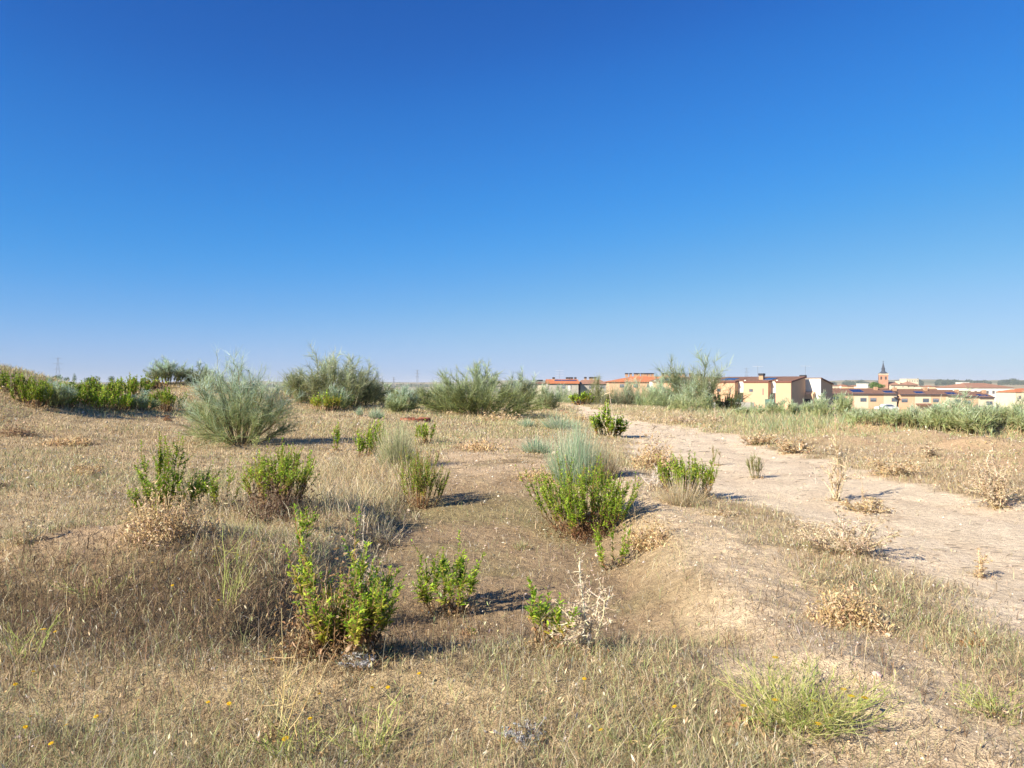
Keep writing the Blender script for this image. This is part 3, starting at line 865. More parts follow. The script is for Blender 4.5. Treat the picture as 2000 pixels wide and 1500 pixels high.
# the row of shrubs on the left
LROW = [('green shrub peeping over the left mound shoulder', 78, 775, 55, 100, 737, 24, .15, .9, {}),
        ('small olive shrub between the bright green shrub and the small blue-green broom', 243, 800, 232, 258, 770, 16, .3, .9, {}),
        ('dull green shrub on the skyline left of the purplish brown one', 272, 765, 240, 300, 733, 26, .3, .8, {}),
        ('low dull green shrub just below the far left skyline trees', 165, 772, 120, 205, 742, 30, .2, .8, {}),('dark green shrub at the foot of the left mound', 62, 792, 26, 100, 736, 40, .2, .75, {}),
        ('dark green shrub on the shoulder of the left mound', 20, 762, -14, 58, 722, 34, .12, .75, {}),
        ('low brownish shrub at the top of the left mound slope', 40, 772, 28, 72, 742, 18, .6, .6, {}),
        ('dark leafy shrub right of the blue-green broom at the mound', 136, 796, 118, 150, 768, 18, .3, .75, {}),
        ('bright green round shrub in the left row', 208, 800, 168, 250, 750, 46, .14, 1.1, {}),
        ('reddish brown based green shrub at the right end of the left row', 322, 802, 288, 360, 756, 38, .4, .8, {}),
        ('olive green shrub behind the bright green round shrub', 190, 782, 145, 236, 735, 40, .2, .75, {}),
        ('green shrub with brown stems behind the small blue-green broom', 255, 782, 218, 296, 731, 40, .3, .8, {}),
        ('half dead purplish brown shrub in front of the far left broom', 300, 760, 272, 322, 735, 24, .75, .8, {}),
        ('wide low green shrub between the mound and the bright green shrub', 128, 784, 90, 176, 742, 40, .2, .8, {}),
        ('yellowish green shrub in front of the olive broom', 635, 803, 604, 664, 762, 26, .3, 1.1, {'yel': .4}),
        ('small green shrub in front of the olive broom on its right', 672, 797, 660, 700, 765, 18, .2, .9, {}),
        ]
for i, (lb, px, py, x0, x1, top, n, br, dk, kw) in enumerate(LROW):
    kw = dict(kw); kw.setdefault('yel', .06)
    gshrub(lb, px, py, x0, x1, top, 140+i, n=n, brown=br, sub=3, dark=dk, group='shrubs in the far left row', base=.3, lmin=.8, clusters=14, **kw)

BELT_MORE = [(765, 785, 735, 800, 748, 'low pale broom on the skyline right of the olive broom', 251),
             (868, 790, 838, 905, 742, 'grey-green broom behind the left wing of the wide central broom', 252),
             (1048, 785, 1025, 1080, 746, 'low broom behind the narrow greyish one', 253),
             (1110, 782, 1092, 1135, 753, 'low grey-green broom just left of the small round green shrub', 254),
             (1208, 780, 1186, 1232, 744, 'feathery broom on the left side of the brown-twigged one', 255),
             (412, 765, 395, 440, 722, 'green broom half hidden by the left side of the large blue-green one', 256),
             (575, 778, 552, 604, 730, 'grey-green broom between the large blue-green and the olive one', 257),
             (1665, 826, 1640, 1692, 792, 'feathery green broom at the left end of the right belt', 241),
             (1738, 828, 1712, 1768, 793, 'upright feathery broom behind the yellowish one in the right belt', 242),
             (1838, 838, 1808, 1868, 782, 'dense green broom touching the tallest one on its left', 243),
             (1905, 848, 1868, 1942, 790, 'low front broom below the tallest one in the right belt', 244),
             (1998, 845, 1965, 2040, 785, 'low front broom at the right edge of the picture', 245),
             (1572, 812, 1552, 1592, 782, 'low broom between the end house broom and the narrow blue-green one', 246),
             (1500, 808, 1478, 1522, 785, 'small low broom left of the end house broom', 247),
             (1352, 806, 1300, 1402, 760, 'spreading green broom low at the foot of the airy broom', 248),
             (1262, 790, 1228, 1302, 752, 'rounded green broom just left of the wide low spray', 249),
             (1192, 786, 1170, 1215, 752, 'small green broom between the tree-like broom and the olive one', 250)]
BELT_HI = [(.52, .64, .44), (.58, .69, .50), (.46, .60, .36), (.64, .70, .54)]
BELT_LO = [(.42, .50, .21), (.50, .53, .24), (.38, .47, .22), (.56, .55, .30)]
# --- broom shrubs
BG_HI = [(.48, .62, .46), (.56, .68, .54), (.40, .56, .38), (.66, .74, .66)]
BG_LO = [(.31, .38, .14), (.27, .34, .14), (.42, .40, .15), (.34, .44, .21)]
OL_HI = [(.46, .53, .32), (.54, .60, .40), (.40, .48, .26), (.60, .64, .50)]
OL_LO = [(.22, .25, .10), (.27, .30, .11), (.18, .21, .09), (.31, .28, .14)]
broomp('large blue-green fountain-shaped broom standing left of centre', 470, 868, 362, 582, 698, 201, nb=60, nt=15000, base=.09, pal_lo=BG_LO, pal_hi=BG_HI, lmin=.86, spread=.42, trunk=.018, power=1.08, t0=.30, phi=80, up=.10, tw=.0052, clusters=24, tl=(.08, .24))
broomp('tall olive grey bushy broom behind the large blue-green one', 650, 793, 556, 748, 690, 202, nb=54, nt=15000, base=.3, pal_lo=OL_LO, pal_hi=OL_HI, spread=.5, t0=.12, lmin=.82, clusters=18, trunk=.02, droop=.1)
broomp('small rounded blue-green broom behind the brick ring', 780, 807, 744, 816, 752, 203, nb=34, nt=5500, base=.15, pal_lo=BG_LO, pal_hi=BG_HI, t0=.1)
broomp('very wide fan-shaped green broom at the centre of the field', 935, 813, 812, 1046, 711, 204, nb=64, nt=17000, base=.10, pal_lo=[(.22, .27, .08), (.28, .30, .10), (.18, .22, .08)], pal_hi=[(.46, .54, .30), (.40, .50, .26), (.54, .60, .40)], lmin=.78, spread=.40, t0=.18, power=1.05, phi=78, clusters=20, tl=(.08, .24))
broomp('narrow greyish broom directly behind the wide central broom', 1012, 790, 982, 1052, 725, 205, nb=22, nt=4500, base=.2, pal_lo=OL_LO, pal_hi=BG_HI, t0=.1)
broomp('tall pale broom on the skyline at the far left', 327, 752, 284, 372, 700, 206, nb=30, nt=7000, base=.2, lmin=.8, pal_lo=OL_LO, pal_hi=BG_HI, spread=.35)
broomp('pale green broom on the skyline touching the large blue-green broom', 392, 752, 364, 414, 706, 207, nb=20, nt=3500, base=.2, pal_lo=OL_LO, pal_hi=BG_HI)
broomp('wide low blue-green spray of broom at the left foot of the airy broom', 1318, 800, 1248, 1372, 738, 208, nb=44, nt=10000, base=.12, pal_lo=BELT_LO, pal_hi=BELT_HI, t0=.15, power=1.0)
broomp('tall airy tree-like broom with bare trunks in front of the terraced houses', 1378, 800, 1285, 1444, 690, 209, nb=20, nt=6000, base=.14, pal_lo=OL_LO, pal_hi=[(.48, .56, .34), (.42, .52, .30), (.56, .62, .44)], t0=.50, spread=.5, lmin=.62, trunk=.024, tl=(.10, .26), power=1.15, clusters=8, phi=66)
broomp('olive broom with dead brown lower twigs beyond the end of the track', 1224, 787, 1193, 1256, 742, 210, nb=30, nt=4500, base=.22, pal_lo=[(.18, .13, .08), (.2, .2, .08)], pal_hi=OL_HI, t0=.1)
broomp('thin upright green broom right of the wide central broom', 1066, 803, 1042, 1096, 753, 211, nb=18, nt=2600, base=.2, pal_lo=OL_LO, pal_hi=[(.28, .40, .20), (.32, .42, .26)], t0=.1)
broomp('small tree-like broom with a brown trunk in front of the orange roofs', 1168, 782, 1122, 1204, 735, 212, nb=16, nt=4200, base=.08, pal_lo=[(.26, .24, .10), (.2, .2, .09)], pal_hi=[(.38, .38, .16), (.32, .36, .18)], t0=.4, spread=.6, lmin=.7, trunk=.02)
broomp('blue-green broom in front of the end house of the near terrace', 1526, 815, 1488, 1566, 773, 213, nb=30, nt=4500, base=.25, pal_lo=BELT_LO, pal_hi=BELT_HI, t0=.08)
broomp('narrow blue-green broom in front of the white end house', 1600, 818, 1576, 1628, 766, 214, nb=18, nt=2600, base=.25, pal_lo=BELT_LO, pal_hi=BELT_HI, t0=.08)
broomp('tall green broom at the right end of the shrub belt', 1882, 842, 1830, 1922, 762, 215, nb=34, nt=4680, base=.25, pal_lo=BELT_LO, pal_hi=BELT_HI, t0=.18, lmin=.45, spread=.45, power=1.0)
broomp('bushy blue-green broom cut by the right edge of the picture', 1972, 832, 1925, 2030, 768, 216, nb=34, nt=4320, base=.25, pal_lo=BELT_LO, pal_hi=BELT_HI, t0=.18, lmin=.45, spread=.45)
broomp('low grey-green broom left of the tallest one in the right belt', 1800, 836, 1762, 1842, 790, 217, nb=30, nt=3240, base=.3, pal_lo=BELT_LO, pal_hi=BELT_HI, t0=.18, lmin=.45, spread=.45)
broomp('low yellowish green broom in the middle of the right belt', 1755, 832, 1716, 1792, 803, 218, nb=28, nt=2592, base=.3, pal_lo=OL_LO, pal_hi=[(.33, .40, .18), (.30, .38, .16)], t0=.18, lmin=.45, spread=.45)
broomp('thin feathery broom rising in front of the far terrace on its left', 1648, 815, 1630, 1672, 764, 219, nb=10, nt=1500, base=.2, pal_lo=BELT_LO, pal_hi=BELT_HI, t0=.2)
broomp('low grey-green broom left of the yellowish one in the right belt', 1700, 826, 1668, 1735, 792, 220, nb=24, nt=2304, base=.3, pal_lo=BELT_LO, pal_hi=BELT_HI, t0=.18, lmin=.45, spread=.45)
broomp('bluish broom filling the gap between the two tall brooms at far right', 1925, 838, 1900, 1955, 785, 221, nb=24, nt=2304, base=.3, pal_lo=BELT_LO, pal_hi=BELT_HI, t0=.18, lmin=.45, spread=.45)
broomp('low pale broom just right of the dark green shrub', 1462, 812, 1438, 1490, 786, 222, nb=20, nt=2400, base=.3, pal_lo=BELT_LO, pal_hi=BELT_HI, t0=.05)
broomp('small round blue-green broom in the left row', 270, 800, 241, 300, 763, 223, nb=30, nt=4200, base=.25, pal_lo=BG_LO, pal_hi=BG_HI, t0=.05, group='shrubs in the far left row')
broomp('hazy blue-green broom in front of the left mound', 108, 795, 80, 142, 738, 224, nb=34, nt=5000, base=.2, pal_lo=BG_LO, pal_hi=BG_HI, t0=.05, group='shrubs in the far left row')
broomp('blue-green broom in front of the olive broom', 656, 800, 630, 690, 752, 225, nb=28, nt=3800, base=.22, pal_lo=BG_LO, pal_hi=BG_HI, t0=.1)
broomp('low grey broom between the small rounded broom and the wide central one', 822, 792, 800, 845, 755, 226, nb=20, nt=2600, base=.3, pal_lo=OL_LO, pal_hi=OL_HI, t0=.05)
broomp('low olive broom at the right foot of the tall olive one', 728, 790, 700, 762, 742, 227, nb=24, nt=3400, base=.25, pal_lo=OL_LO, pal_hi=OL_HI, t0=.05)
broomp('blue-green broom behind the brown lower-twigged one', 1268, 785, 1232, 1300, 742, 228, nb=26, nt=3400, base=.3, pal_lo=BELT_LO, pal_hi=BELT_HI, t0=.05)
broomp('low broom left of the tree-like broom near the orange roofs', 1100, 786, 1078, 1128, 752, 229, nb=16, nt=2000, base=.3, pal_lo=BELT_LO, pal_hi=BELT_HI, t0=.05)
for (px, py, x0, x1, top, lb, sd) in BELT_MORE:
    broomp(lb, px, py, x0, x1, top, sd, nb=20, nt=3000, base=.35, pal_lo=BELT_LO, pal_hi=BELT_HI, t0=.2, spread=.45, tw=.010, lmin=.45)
# --- blue-green tufts
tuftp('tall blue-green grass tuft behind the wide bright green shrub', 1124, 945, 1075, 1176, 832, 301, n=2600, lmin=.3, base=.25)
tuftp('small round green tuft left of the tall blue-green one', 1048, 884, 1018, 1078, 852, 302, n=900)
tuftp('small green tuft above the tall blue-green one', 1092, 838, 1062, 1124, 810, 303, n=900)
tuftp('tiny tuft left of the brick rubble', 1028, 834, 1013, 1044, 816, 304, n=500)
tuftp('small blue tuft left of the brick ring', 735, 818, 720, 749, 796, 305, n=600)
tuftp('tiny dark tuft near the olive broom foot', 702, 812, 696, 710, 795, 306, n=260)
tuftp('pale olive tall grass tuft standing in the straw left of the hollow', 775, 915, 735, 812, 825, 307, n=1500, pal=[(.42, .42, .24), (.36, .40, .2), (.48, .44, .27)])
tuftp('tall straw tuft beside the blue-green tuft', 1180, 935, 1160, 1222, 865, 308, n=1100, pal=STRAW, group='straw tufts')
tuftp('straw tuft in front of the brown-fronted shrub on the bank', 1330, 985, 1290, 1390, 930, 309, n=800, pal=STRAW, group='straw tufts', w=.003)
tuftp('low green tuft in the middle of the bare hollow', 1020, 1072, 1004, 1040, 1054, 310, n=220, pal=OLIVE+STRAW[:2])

# --- dead thistles
thist('tall pale dead thistle spike with a leafless top beside the track', 1632, 978, 1600, 1668, 808, 401, nst=4, sub=10, gap=.009, lmin=.16, base=.03, stem=.013)
thist('sprawling pale dead thistle patch in front of the tall thistle spike', 1645, 1078, 1550, 1735, 985, 402, nst=26, sub=6, gap=.014)
thist('pale brown thistle thicket at the right of the tall spike', 1745, 928, 1700, 1792, 882, 403, nst=20, sub=5, pal=TAN+PALE)
thist('large pale dead thistle at the right edge of the picture', 1948, 992, 1898, 1990, 866, 404, nst=22, sub=6)
thist('small branching dead thistle among the earth heaps', 1812, 893, 1795, 1838, 860, 405, nst=5, sub=5)
thist('lone brown dead thistle on the bare track edge with its own shadow', 1912, 1128, 1885, 1945, 1068, 406, nst=2, sub=8, pal=TAN, base=.02, leaf=.03)
thist('whitish dead branch lying across the bank beside the green shrub', 1282, 950, 1245, 1328, 905, 407, nst=12, sub=5, name='dead_branch', cat='branch', pal=[(.66, .58, .48), (.72, .65, .56)], leaf=.028, gap=.03, group='dead branches', stem=.006)
thist('curly pale dead thistle beside the small thin shrub in the foreground', 1135, 1268, 1078, 1200, 1078, 408, nst=9, sub=7, pal=[(.66, .55, .39), (.72, .62, .46), (.56, .45, .30)], gap=.010, leaf=.034)
thist('tall bleached dead thistle standing inside the nearest large shrub', 700, 1230, 672, 760, 1000, 409, nst=9, sub=6, pal=[(.62, .52, .38), (.54, .44, .31), (.66, .57, .43)], leaf=.04)
thist('pale dead thistle at the front foot of the airy broom', 1397, 828, 1378, 1416, 796, 410, nst=6, sub=4)
thist('low pale dead thistle on the right edge of the bank', 1412, 1005, 1375, 1445, 992, 411, nst=8, sub=3, leaf=.03)
thist('leaning pale dead thistle stalk at the left edge', 45, 1062, 0, 96, 1005, 412, nst=4, sub=4, pal=PALE)
thist('brownish thistle patch lying between the tall spike and the track', 1692, 1000, 1650, 1735, 968, 413, nst=14, sub=5, pal=TAN+PALE)
thist('dead thistle row along the far edge of the track', 1560, 884, 1520, 1605, 852, 414, nst=18, sub=4, pal=TAN+PALE)
thist('dry thistle clump on the far track edge left of the row', 1480, 868, 1450, 1522, 838, 415, nst=18, sub=4, pal=TAN+PALE)
thist('small dead thistle at the left of the far track edge', 1345, 828, 1310, 1385, 808, 416, nst=12, sub=4)
thist('branching leafless dead stem rising above the light green shrub', 1193, 853, 1165, 1222, 750, 417, nst=4, sub=4, gap=.2, heads=False, stem=.011, pal=[(.66, .54, .38)], name='dead_plant', cat='dead plant', group='dead branches')
thist('golden dead weed with long branching stalks at the front left', 540, 1440, 460, 650, 1225, 418, nst=7, sub=5, gap=.08, heads=False, stem=.0022, pal=[(.56, .43, .18), (.62, .5, .26)], leaf=.02, name='dead_weed', cat='dead weed', group='dead branches')
thist('dead thistle on the left bank of dry grass above the leaning stalk', 168, 922, 140, 196, 905, 419, nst=9, sub=4, pal=TAN)
thist('bent grey dead stalks at the left edge of the hollow', 755, 1060, 720, 820, 985, 420, nst=9, sub=3, gap=.06, heads=False, stem=.002, pal=[(.48, .42, .3), (.4, .33, .24)], leaf=.02, name='dead_weed', cat='dead weed', group='dead branches')
thist('silvery dead weed at the foot of the nearest large shrub', 695, 1300, 660, 728, 1270, 421, nst=16, sub=4, pal=[(.58, .57, .55), (.5, .5, .48)], leaf=.022, gap=.008, name='silvery_weed', cat='dead weed', group='silvery dead weeds', stem=.0018)
thist('silvery dead weed at the bottom centre', 1020, 1440, 965, 1060, 1405, 422, nst=18, sub=4, pal=[(.60, .59, .57), (.5, .5, .48)], leaf=.018, gap=.008, name='silvery_weed', cat='dead weed', group='silvery dead weeds', stem=.0016)
thist('dead upright stalk with short side spines behind the sprawling thistle', 1685, 990, 1678, 1692, 934, 423, nst=2, sub=6, pal=TAN, leaf=.03, lmin=.8)

# --- low clumps
clump('tan mound of curled dead leaves on the bank left of the green shrub', 1278, 915, 1238, 1315, 852, 501, n=2200)
clump('tan dead weed mound beside the three-stemmed green plant', 1268, 1066, 1228, 1312, 1012, 502, n=1700)
clump('tan dead weed clump in the grass strip at the lower right', 1655, 1215, 1600, 1712, 1140, 503, n=2000)
clump('brown dead leaves under the wiry plant at the bottom right', 1465, 1415, 1436, 1502, 1385, 504, n=160, leaf=.06)
clump('pale crumpled dead leaf heap at the bottom right edge of the wiry plant', 1515, 1480, 1494, 1536, 1450, 505, n=90, leaf=.06, pal=PALE)
clump('brown heap of dead leaves and twigs inside the base of the nearest large shrub', 655, 1277, 572, 748, 1120, 506, n=3600, leaf=.03, stems=60, pal=DEAD+[(.34, .22, .12), (.24, .15, .08)])
clump('low tan clump in the straw at the far left', 120, 868, 80, 150, 850, 507, n=700)
clump('low tan clump just right of the far left one', 162, 870, 146, 186, 850, 508, n=420)
clump('low clump of dead weeds in the middle left field', 170, 928, 145, 195, 908, 509, n=420)
clump('tan dead weeds on the bare ground right of the brick ring', 935, 878, 890, 985, 858, 510, n=900)
clump('dry weed clump in front of the wide central broom', 975, 822, 940, 1030, 806, 511, n=800)
clump('dead weed clump below the tall dark green shrub', 320, 1040, 236, 400, 955, 512, n=3200, stems=50, pal=TAN+DEAD[3:4])
clump('red-brown dead leaves in place of a small red scrap right of the grass strip', 1900, 1262, 1880, 1920, 1243, 513, n=160, leaf=.03, pal=[(.4, .2, .07), (.5, .3, .12)])  # leaf clump built where a small red scrap lies
clump('dark brown dead twigs under the dense green shrub', 540, 1008, 485, 612, 930, 514, n=2600, stems=80, pal=[(.14, .09, .06), (.2, .13, .08), (.3, .22, .15)])
clump('dead brown clump under the wide bright green shrub', 1150, 1048, 1100, 1215, 985, 515, n=1300, pal=[(.18, .09, .05), (.12, .07, .04), (.26, .14, .07)])
clump('dry weeds left of the blue-green tuft', 1050, 935, 1010, 1090, 910, 516, n=500)
clump('small dark dried plant at the left edge', 10, 955, 0, 26, 940, 517, n=200, pal=[(.08, .06, .04), (.14, .1, .07)])
clump('small brown dried plant in front of the left row', 325, 822, 318, 333, 812, 518, n=120, pal=[(.25, .12, .06)])
clump('dry weeds at the foot of the wide central broom on its left', 885, 812, 862, 925, 800, 519, n=500)
clump('brown dry weeds below the left mound', 30, 850, 0, 62, 822, 520, n=700, pal=[(.36, .24, .14), (.44, .32, .2)])
clump('tan weeds at the bare bank left of the track start', 1125, 822, 1095, 1150, 806, 521, n=500)

# --- wiry green plants
def wiryp(label, px, py, x0, x1, top, seed, **kw):
    y, h, w = dims(px, py, x0, x1, top)
    return plant('wiry_plant', label, 'weed', px, py, fit(wiry(rng(seed), h, w, **kw), h, w, 0, .97, .95), group='green wiry weeds')
wiryp('wide green wiry weed with yellow flowers at the bottom right', 1560, 1420, 1430, 1685, 1312, 601, n=90, sub=9, w=.0014, flowers=9, leafy_=260)
wiryp('thin wiry green weed at the bottom left', 590, 1480, 500, 660, 1400, 602, n=12, sub=5, flowers=1)
wiryp('thin wiry green weed near the bottom centre', 730, 1470, 650, 800, 1390, 603, n=14, sub=5, leafy_=60)
wiryp('wiry green stalks rising behind the leaning golden weed', 440, 1190, 380, 500, 1040, 604, n=9, sub=5, flowers=2)
wiryp('sprawling wiry green weed on the left slope', 190, 1165, 140, 280, 1120, 605, n=10, sub=5)
wiryp('wiry green weed at the lower left edge', 50, 1290, 0, 110, 1200, 606, n=10, sub=5, flowers=1)
wiryp('green wiry weed at the lower right edge beside the bank', 1945, 1400, 1880, 2010, 1345, 607, n=26, sub=6, leafy_=120)
wiryp('small wiry weed at the bottom right of centre', 1250, 1455, 1180, 1330, 1405, 608, n=16, sub=5, leafy_=80)

def plant_litter():
    """fallen leaves, twigs and caught straw round the foot of every plant"""
    r = rng(77); lf = MB(); gr = MB()
    for x, y, rad, nm in AHEAD:
        if y > 45: continue
        rad = max(rad, .1); n = int(min(1500, 900*rad/max(.5, y/8)))
        if nm in ('wiry_plant', 'dead_branch'): n //= 3
        d = rad*1.25*np.abs(r.standard_normal(n))*.75; a = r.random(n)*6.283
        X = x+d*np.cos(a); Y = y+d*np.sin(a)
        P = np.stack([X, Y, H(X, Y)+.004+.03*r.random(n)], 1)
        D = r.standard_normal((n, 3)); D[:, 2] *= .4; k = max(1, y/7)**.85
        leaves(lf, P, D, r.standard_normal((n, 3)), (.014+.02*r.random(n))*k, (.004+.005*r.random(n))*k, pick(r, DEAD+TAN, n, .2), r.random(n))
        n2 = n//2 if nm != 'seedling' else 0
        X = x+d[:n2]*1.1*np.cos(a[:n2]+1); Y = y+d[:n2]*1.1*np.sin(a[:n2]+1)
        if n2: blades(gr, r, X, Y, (.06+.12*r.random(n2)), .0024*k*np.ones(n2), r.random(n2)*1.1, pick(r, STRAW+BROWN[:2]+OLIVE[:1], n2, .2), .6)
    tag(lf.build('fallen_leaves', M_dry), 'fallen dead leaves round the feet of the shrubs', 'leaf litter', kind='stuff')
    tag(gr.build('straw_wisps', M_grass), 'wisps of straw caught round the feet of the shrubs', 'straw', kind='stuff')
plant_litter()

def pebbles():
    r = rng(78); n = 16000
    X, Y = scatter(r, n, 2.6, 30, 1.5)
    m = masks(X, Y)
    k = r.random(n) < .25+.75*np.clip(m['path']*.15+m['berm']*.7+m['heaps']*.6+m['pit']*.3, 0, 1)
    X = X[k]; Y = Y[k]; n = len(X)
    sz = (.003+.011*r.random(n)**3)*np.maximum(1, rdist(X, Y)/6)**.8
    o = np.array([[1, 0, 0], [0, 1, 0], [-1, 0, 0], [0, -1, 0], [.1, .1, .8], [0, 0, -.6]], float)
    V = o[None]*(1+.35*r.standard_normal((n, 6, 1)))*sz[:, None, None]+np.stack([X, Y, H(X, Y)+sz*.2], 1)[:, None]
    T = np.array([[0, 1, 4], [1, 2, 4], [2, 3, 4], [3, 0, 4], [1, 0, 5], [2, 1, 5], [3, 2, 5], [0, 3, 5]])
    mb = MB(); mb.add(V.reshape(-1, 3), np.repeat(pick(r, [(.55, .45, .33), (.68, .59, .47), (.42, .34, .25), (.6, .48, .36)], n, .2)[:, None], 6, 1).reshape(-1, 3), T=((np.arange(n)*6)[:, None, None]+T[None]).reshape(-1, 3))
    tag(mb.build('pebbles', M_stem), 'small pebbles and crumbs of earth on the bare soil', 'pebbles', kind='stuff')
pebbles()

def twigs():
    r = rng(79); n = 5200
    X, Y = scatter(r, n, 3, 45, 1.2)
    m = masks(X, Y)
    k = r.random(n) < np.clip(.75*m['path']*ss(-.12, .1, m['n2'])+.5*m['pit']+.3*m['berm']+.12, 0, 1)
    X = X[k]; Y = Y[k]; n = len(X); d = np.maximum(1, rdist(X, Y)/6)**.8
    a = .35*r.standard_normal(n); L = (.03+.07*r.random(n))*d
    P = np.stack([X, Y, H(X, Y)+.005], 1)[:, None]+np.stack([np.cos(a), np.sin(a), .1*r.random(n)], 1)[:, None]*L[:, None, None]*np.linspace(-.5, .5, 3)[None, :, None]
    P[:, 1] += .15*L[:, None]*r.standard_normal((n, 3))*np.array([[1, 1, .3]])
    mb = MB()
    tubes(mb, P, (.0022*d)[:, None]*np.array([[.8, 1, .6]]), pick(r, [(.16, .11, .07), (.24, .17, .11), (.11, .08, .06), (.36, .28, .18)], n, .2), 3)
    tag(mb.build('twigs', M_stem), 'small dark twigs lying on the bare track and soil', 'twigs', kind='stuff')
twigs()

# --- yellow flowers scattered in the grass
def flower(px, py, first=[None]):
    x, y, z = at(px, py)
    if first[0] is None:
        r = rng(700)
        root = empty('yellow_flower', (x, y, z), 0, 'small yellow daisy-like flower on a thin stalk in the foreground grass', 'flower', 'yellow flowers in the grass')
        st = MB(); P = np.array([[[0, 0, 0], [.004, .002, .04], [0, .004, .085]]], float)
        tubes(st, P, np.full((1, 3), .0012), np.array([[.3, .34, .1]]), 3); st.build('stalk', M_stem, root)
        pe = MB(); K = 13
        for ring, (ln, up) in enumerate(((.014, .15), (.010, .5))):
            an = np.arange(K)*6.283/K+ring*.2
            D = np.stack([np.cos(an), np.sin(an), np.full(K, up)], 1)
            leaves(pe, np.repeat([[0, .004, .085]], K, 0), D, np.repeat([[0, 0, 1.]], K, 0), np.full(K, ln), np.full(K, .005), pick(r, [(.82, .55, .02), (.78, .46, .015)], K, .05), np.full(K, .15))
        pe.build('petals', M_leaf, root)
        first[0] = root
        return
    root = first[0].copy(); COL.objects.link(root)
    root.location = (x, y, z); root.rotation_euler = (.3*math.sin(px), .3*math.cos(py), px*.7)
    for c in first[0].children:
        k = c.copy(); COL.objects.link(k); k.parent = root
for px, py in ((372, 1096), (303, 1120), (338, 1162), (115, 1258), (54, 1344), (27, 1364), (55, 1438), (45, 1452), (140, 1452), (112, 1484), (194, 1427), (408, 1403),
               (448, 1401), (376, 1322), (524, 1316), (628, 1391), (610, 1437), (266, 1405), (1143, 1355), (824, 1346), (715, 1372), (461, 1104), (513, 1081), (425, 1106),
               (1186, 1462), (760, 1370), (1330, 1410), (420, 1195)):
    flower(px, py)

# --- stones, brick ring, rubble
def stone(label, px, py, size, mat, seed, name='stone', cat='stone', flat=.6, group=None):
    import bmesh
    x, y, z = at(px, py)
    bm = bmesh.new()
    bmesh.ops.create_icosphere(bm, subdivisions=3, radius=1)
    r = rng(seed); ax = unit(r.standard_normal((7, 3)))
    for v in bm.verts:
        p = np.array(v.co)
        for a in ax:                                     # facets
            d = p@a
            if d > .72: p = p - a*(d-.72)*.85
        q = p*np.array([1, .75, flat])*size/2
        v.co = q+.03*size*(fbm(p[0]*3+seed, p[1]*3+p[2]*2, 1, 2, seed))
    me = bpy.data.meshes.new(name); bm.to_mesh(me); bm.free(); me.materials.append(mat)
    o = bpy.data.objects.new(name, me); COL.objects.link(o)
    o.location = (x, y, z+size*flat*.22); o.rotation_euler = (r.random()*.4, r.random()*.4, r.random()*6)
    return tag(o, label, cat, group)
M_pink = plain_mat('pale_pink_stone', (.66, .47, .40), .85, 30, .15, .004)
M_pale = plain_mat('pale_stone', (.60, .48, .34), .9, 25, .15, .004)
M_white = plain_mat('white_stone', (.66, .62, .56), .9, 25, .12, .004)
M_brick = plain_mat('red_brick', (.36, .15, .09), .85, 9, .35, .01)
stone('pale pink stone lying on the soil at the lower right', 1712, 1322, .055, M_pink, 1)
stone('rounded pale stone beside the wide bright green shrub', 1166, 1085, .075, M_pale, 2)
stone('orange tan stone in the grass strip at the lower right', 1735, 1243, .05, M_pale, 3)
stone('white stone in the left field, uppermost of three', 52, 922, .11, M_white, 4, group='white stones in the left field')
stone('white stone in the left field, right of the other two', 81, 923, .08, M_white, 5, group='white stones in the left field')
stone('white stone in the left field, lowest of three', 54, 936, .10, M_white, 6, group='white stones in the left field')
stone('grey white stone on the soil at the bottom right under the wiry weed', 1534, 1413, .05, M_white, 7)
stone('pale stone left of the tall blue-green tuft', 1083, 888, .2, M_pale, 8)
stone('small stone at the foot of the feathery shrub by the hollow', 798, 998, .06, M_pale, 9)
for k, (px, py, sz) in enumerate(((1062, 806, .35), (1072, 803, .30), (1079, 807, .28), (1098, 804, .24), (1107, 807, .22))):
    stone(['broken red brick in the rubble, largest, leftmost', 'broken red brick on top of the left rubble', 'broken red brick at the right side of the left rubble',
           'broken red brick on its own right of the rubble', 'smallest broken red brick, rightmost of the rubble'][k], px, py, sz, M_brick, 20+k, 'brick', 'brick', .5, 'brick rubble by the central broom')

def brick_ring():
    x, y, z = at(811, 823)
    root = empty('brick_ring', (x, y, z), 0, 'low round ring of red bricks with a dark hollow, half buried in the straw', 'brick ring')
    rad = 26.5*y/F
    bw = MB(); r = rng(31)
    K = 22
    for course in range(2):
        for i in range(K):
            if r.random() < .08: continue
            a = (i+.5*course)*2*math.pi/K
            hw = math.pi*rad/K*.86; c = np.array([.34, .13, .08])*(.6+.6*r.random())
            ca, sa = math.cos(a), math.sin(a)
            z0 = course*.085-.02; z1 = z0+.075
            V = []
            for zz in (z0, z1):
                for (u, v) in ((-hw, -.06), (hw, -.06), (hw, .06), (-hw, .06)):
                    V.append(((rad+v)*ca-u*sa, (rad+v)*sa+u*ca, zz))
            bw.add(V, c, Q=[(0, 3, 2, 1), (4, 5, 6, 7), (0, 1, 5, 4), (1, 2, 6, 5), (2, 3, 7, 6), (3, 0, 4, 7)])
    bw.build('brickwork', M_stem, root)
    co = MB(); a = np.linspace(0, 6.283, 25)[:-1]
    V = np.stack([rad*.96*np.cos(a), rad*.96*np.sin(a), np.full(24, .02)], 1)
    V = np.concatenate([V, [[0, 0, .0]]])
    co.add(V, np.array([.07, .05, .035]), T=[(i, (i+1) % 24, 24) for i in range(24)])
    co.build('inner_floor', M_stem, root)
brick_ring()
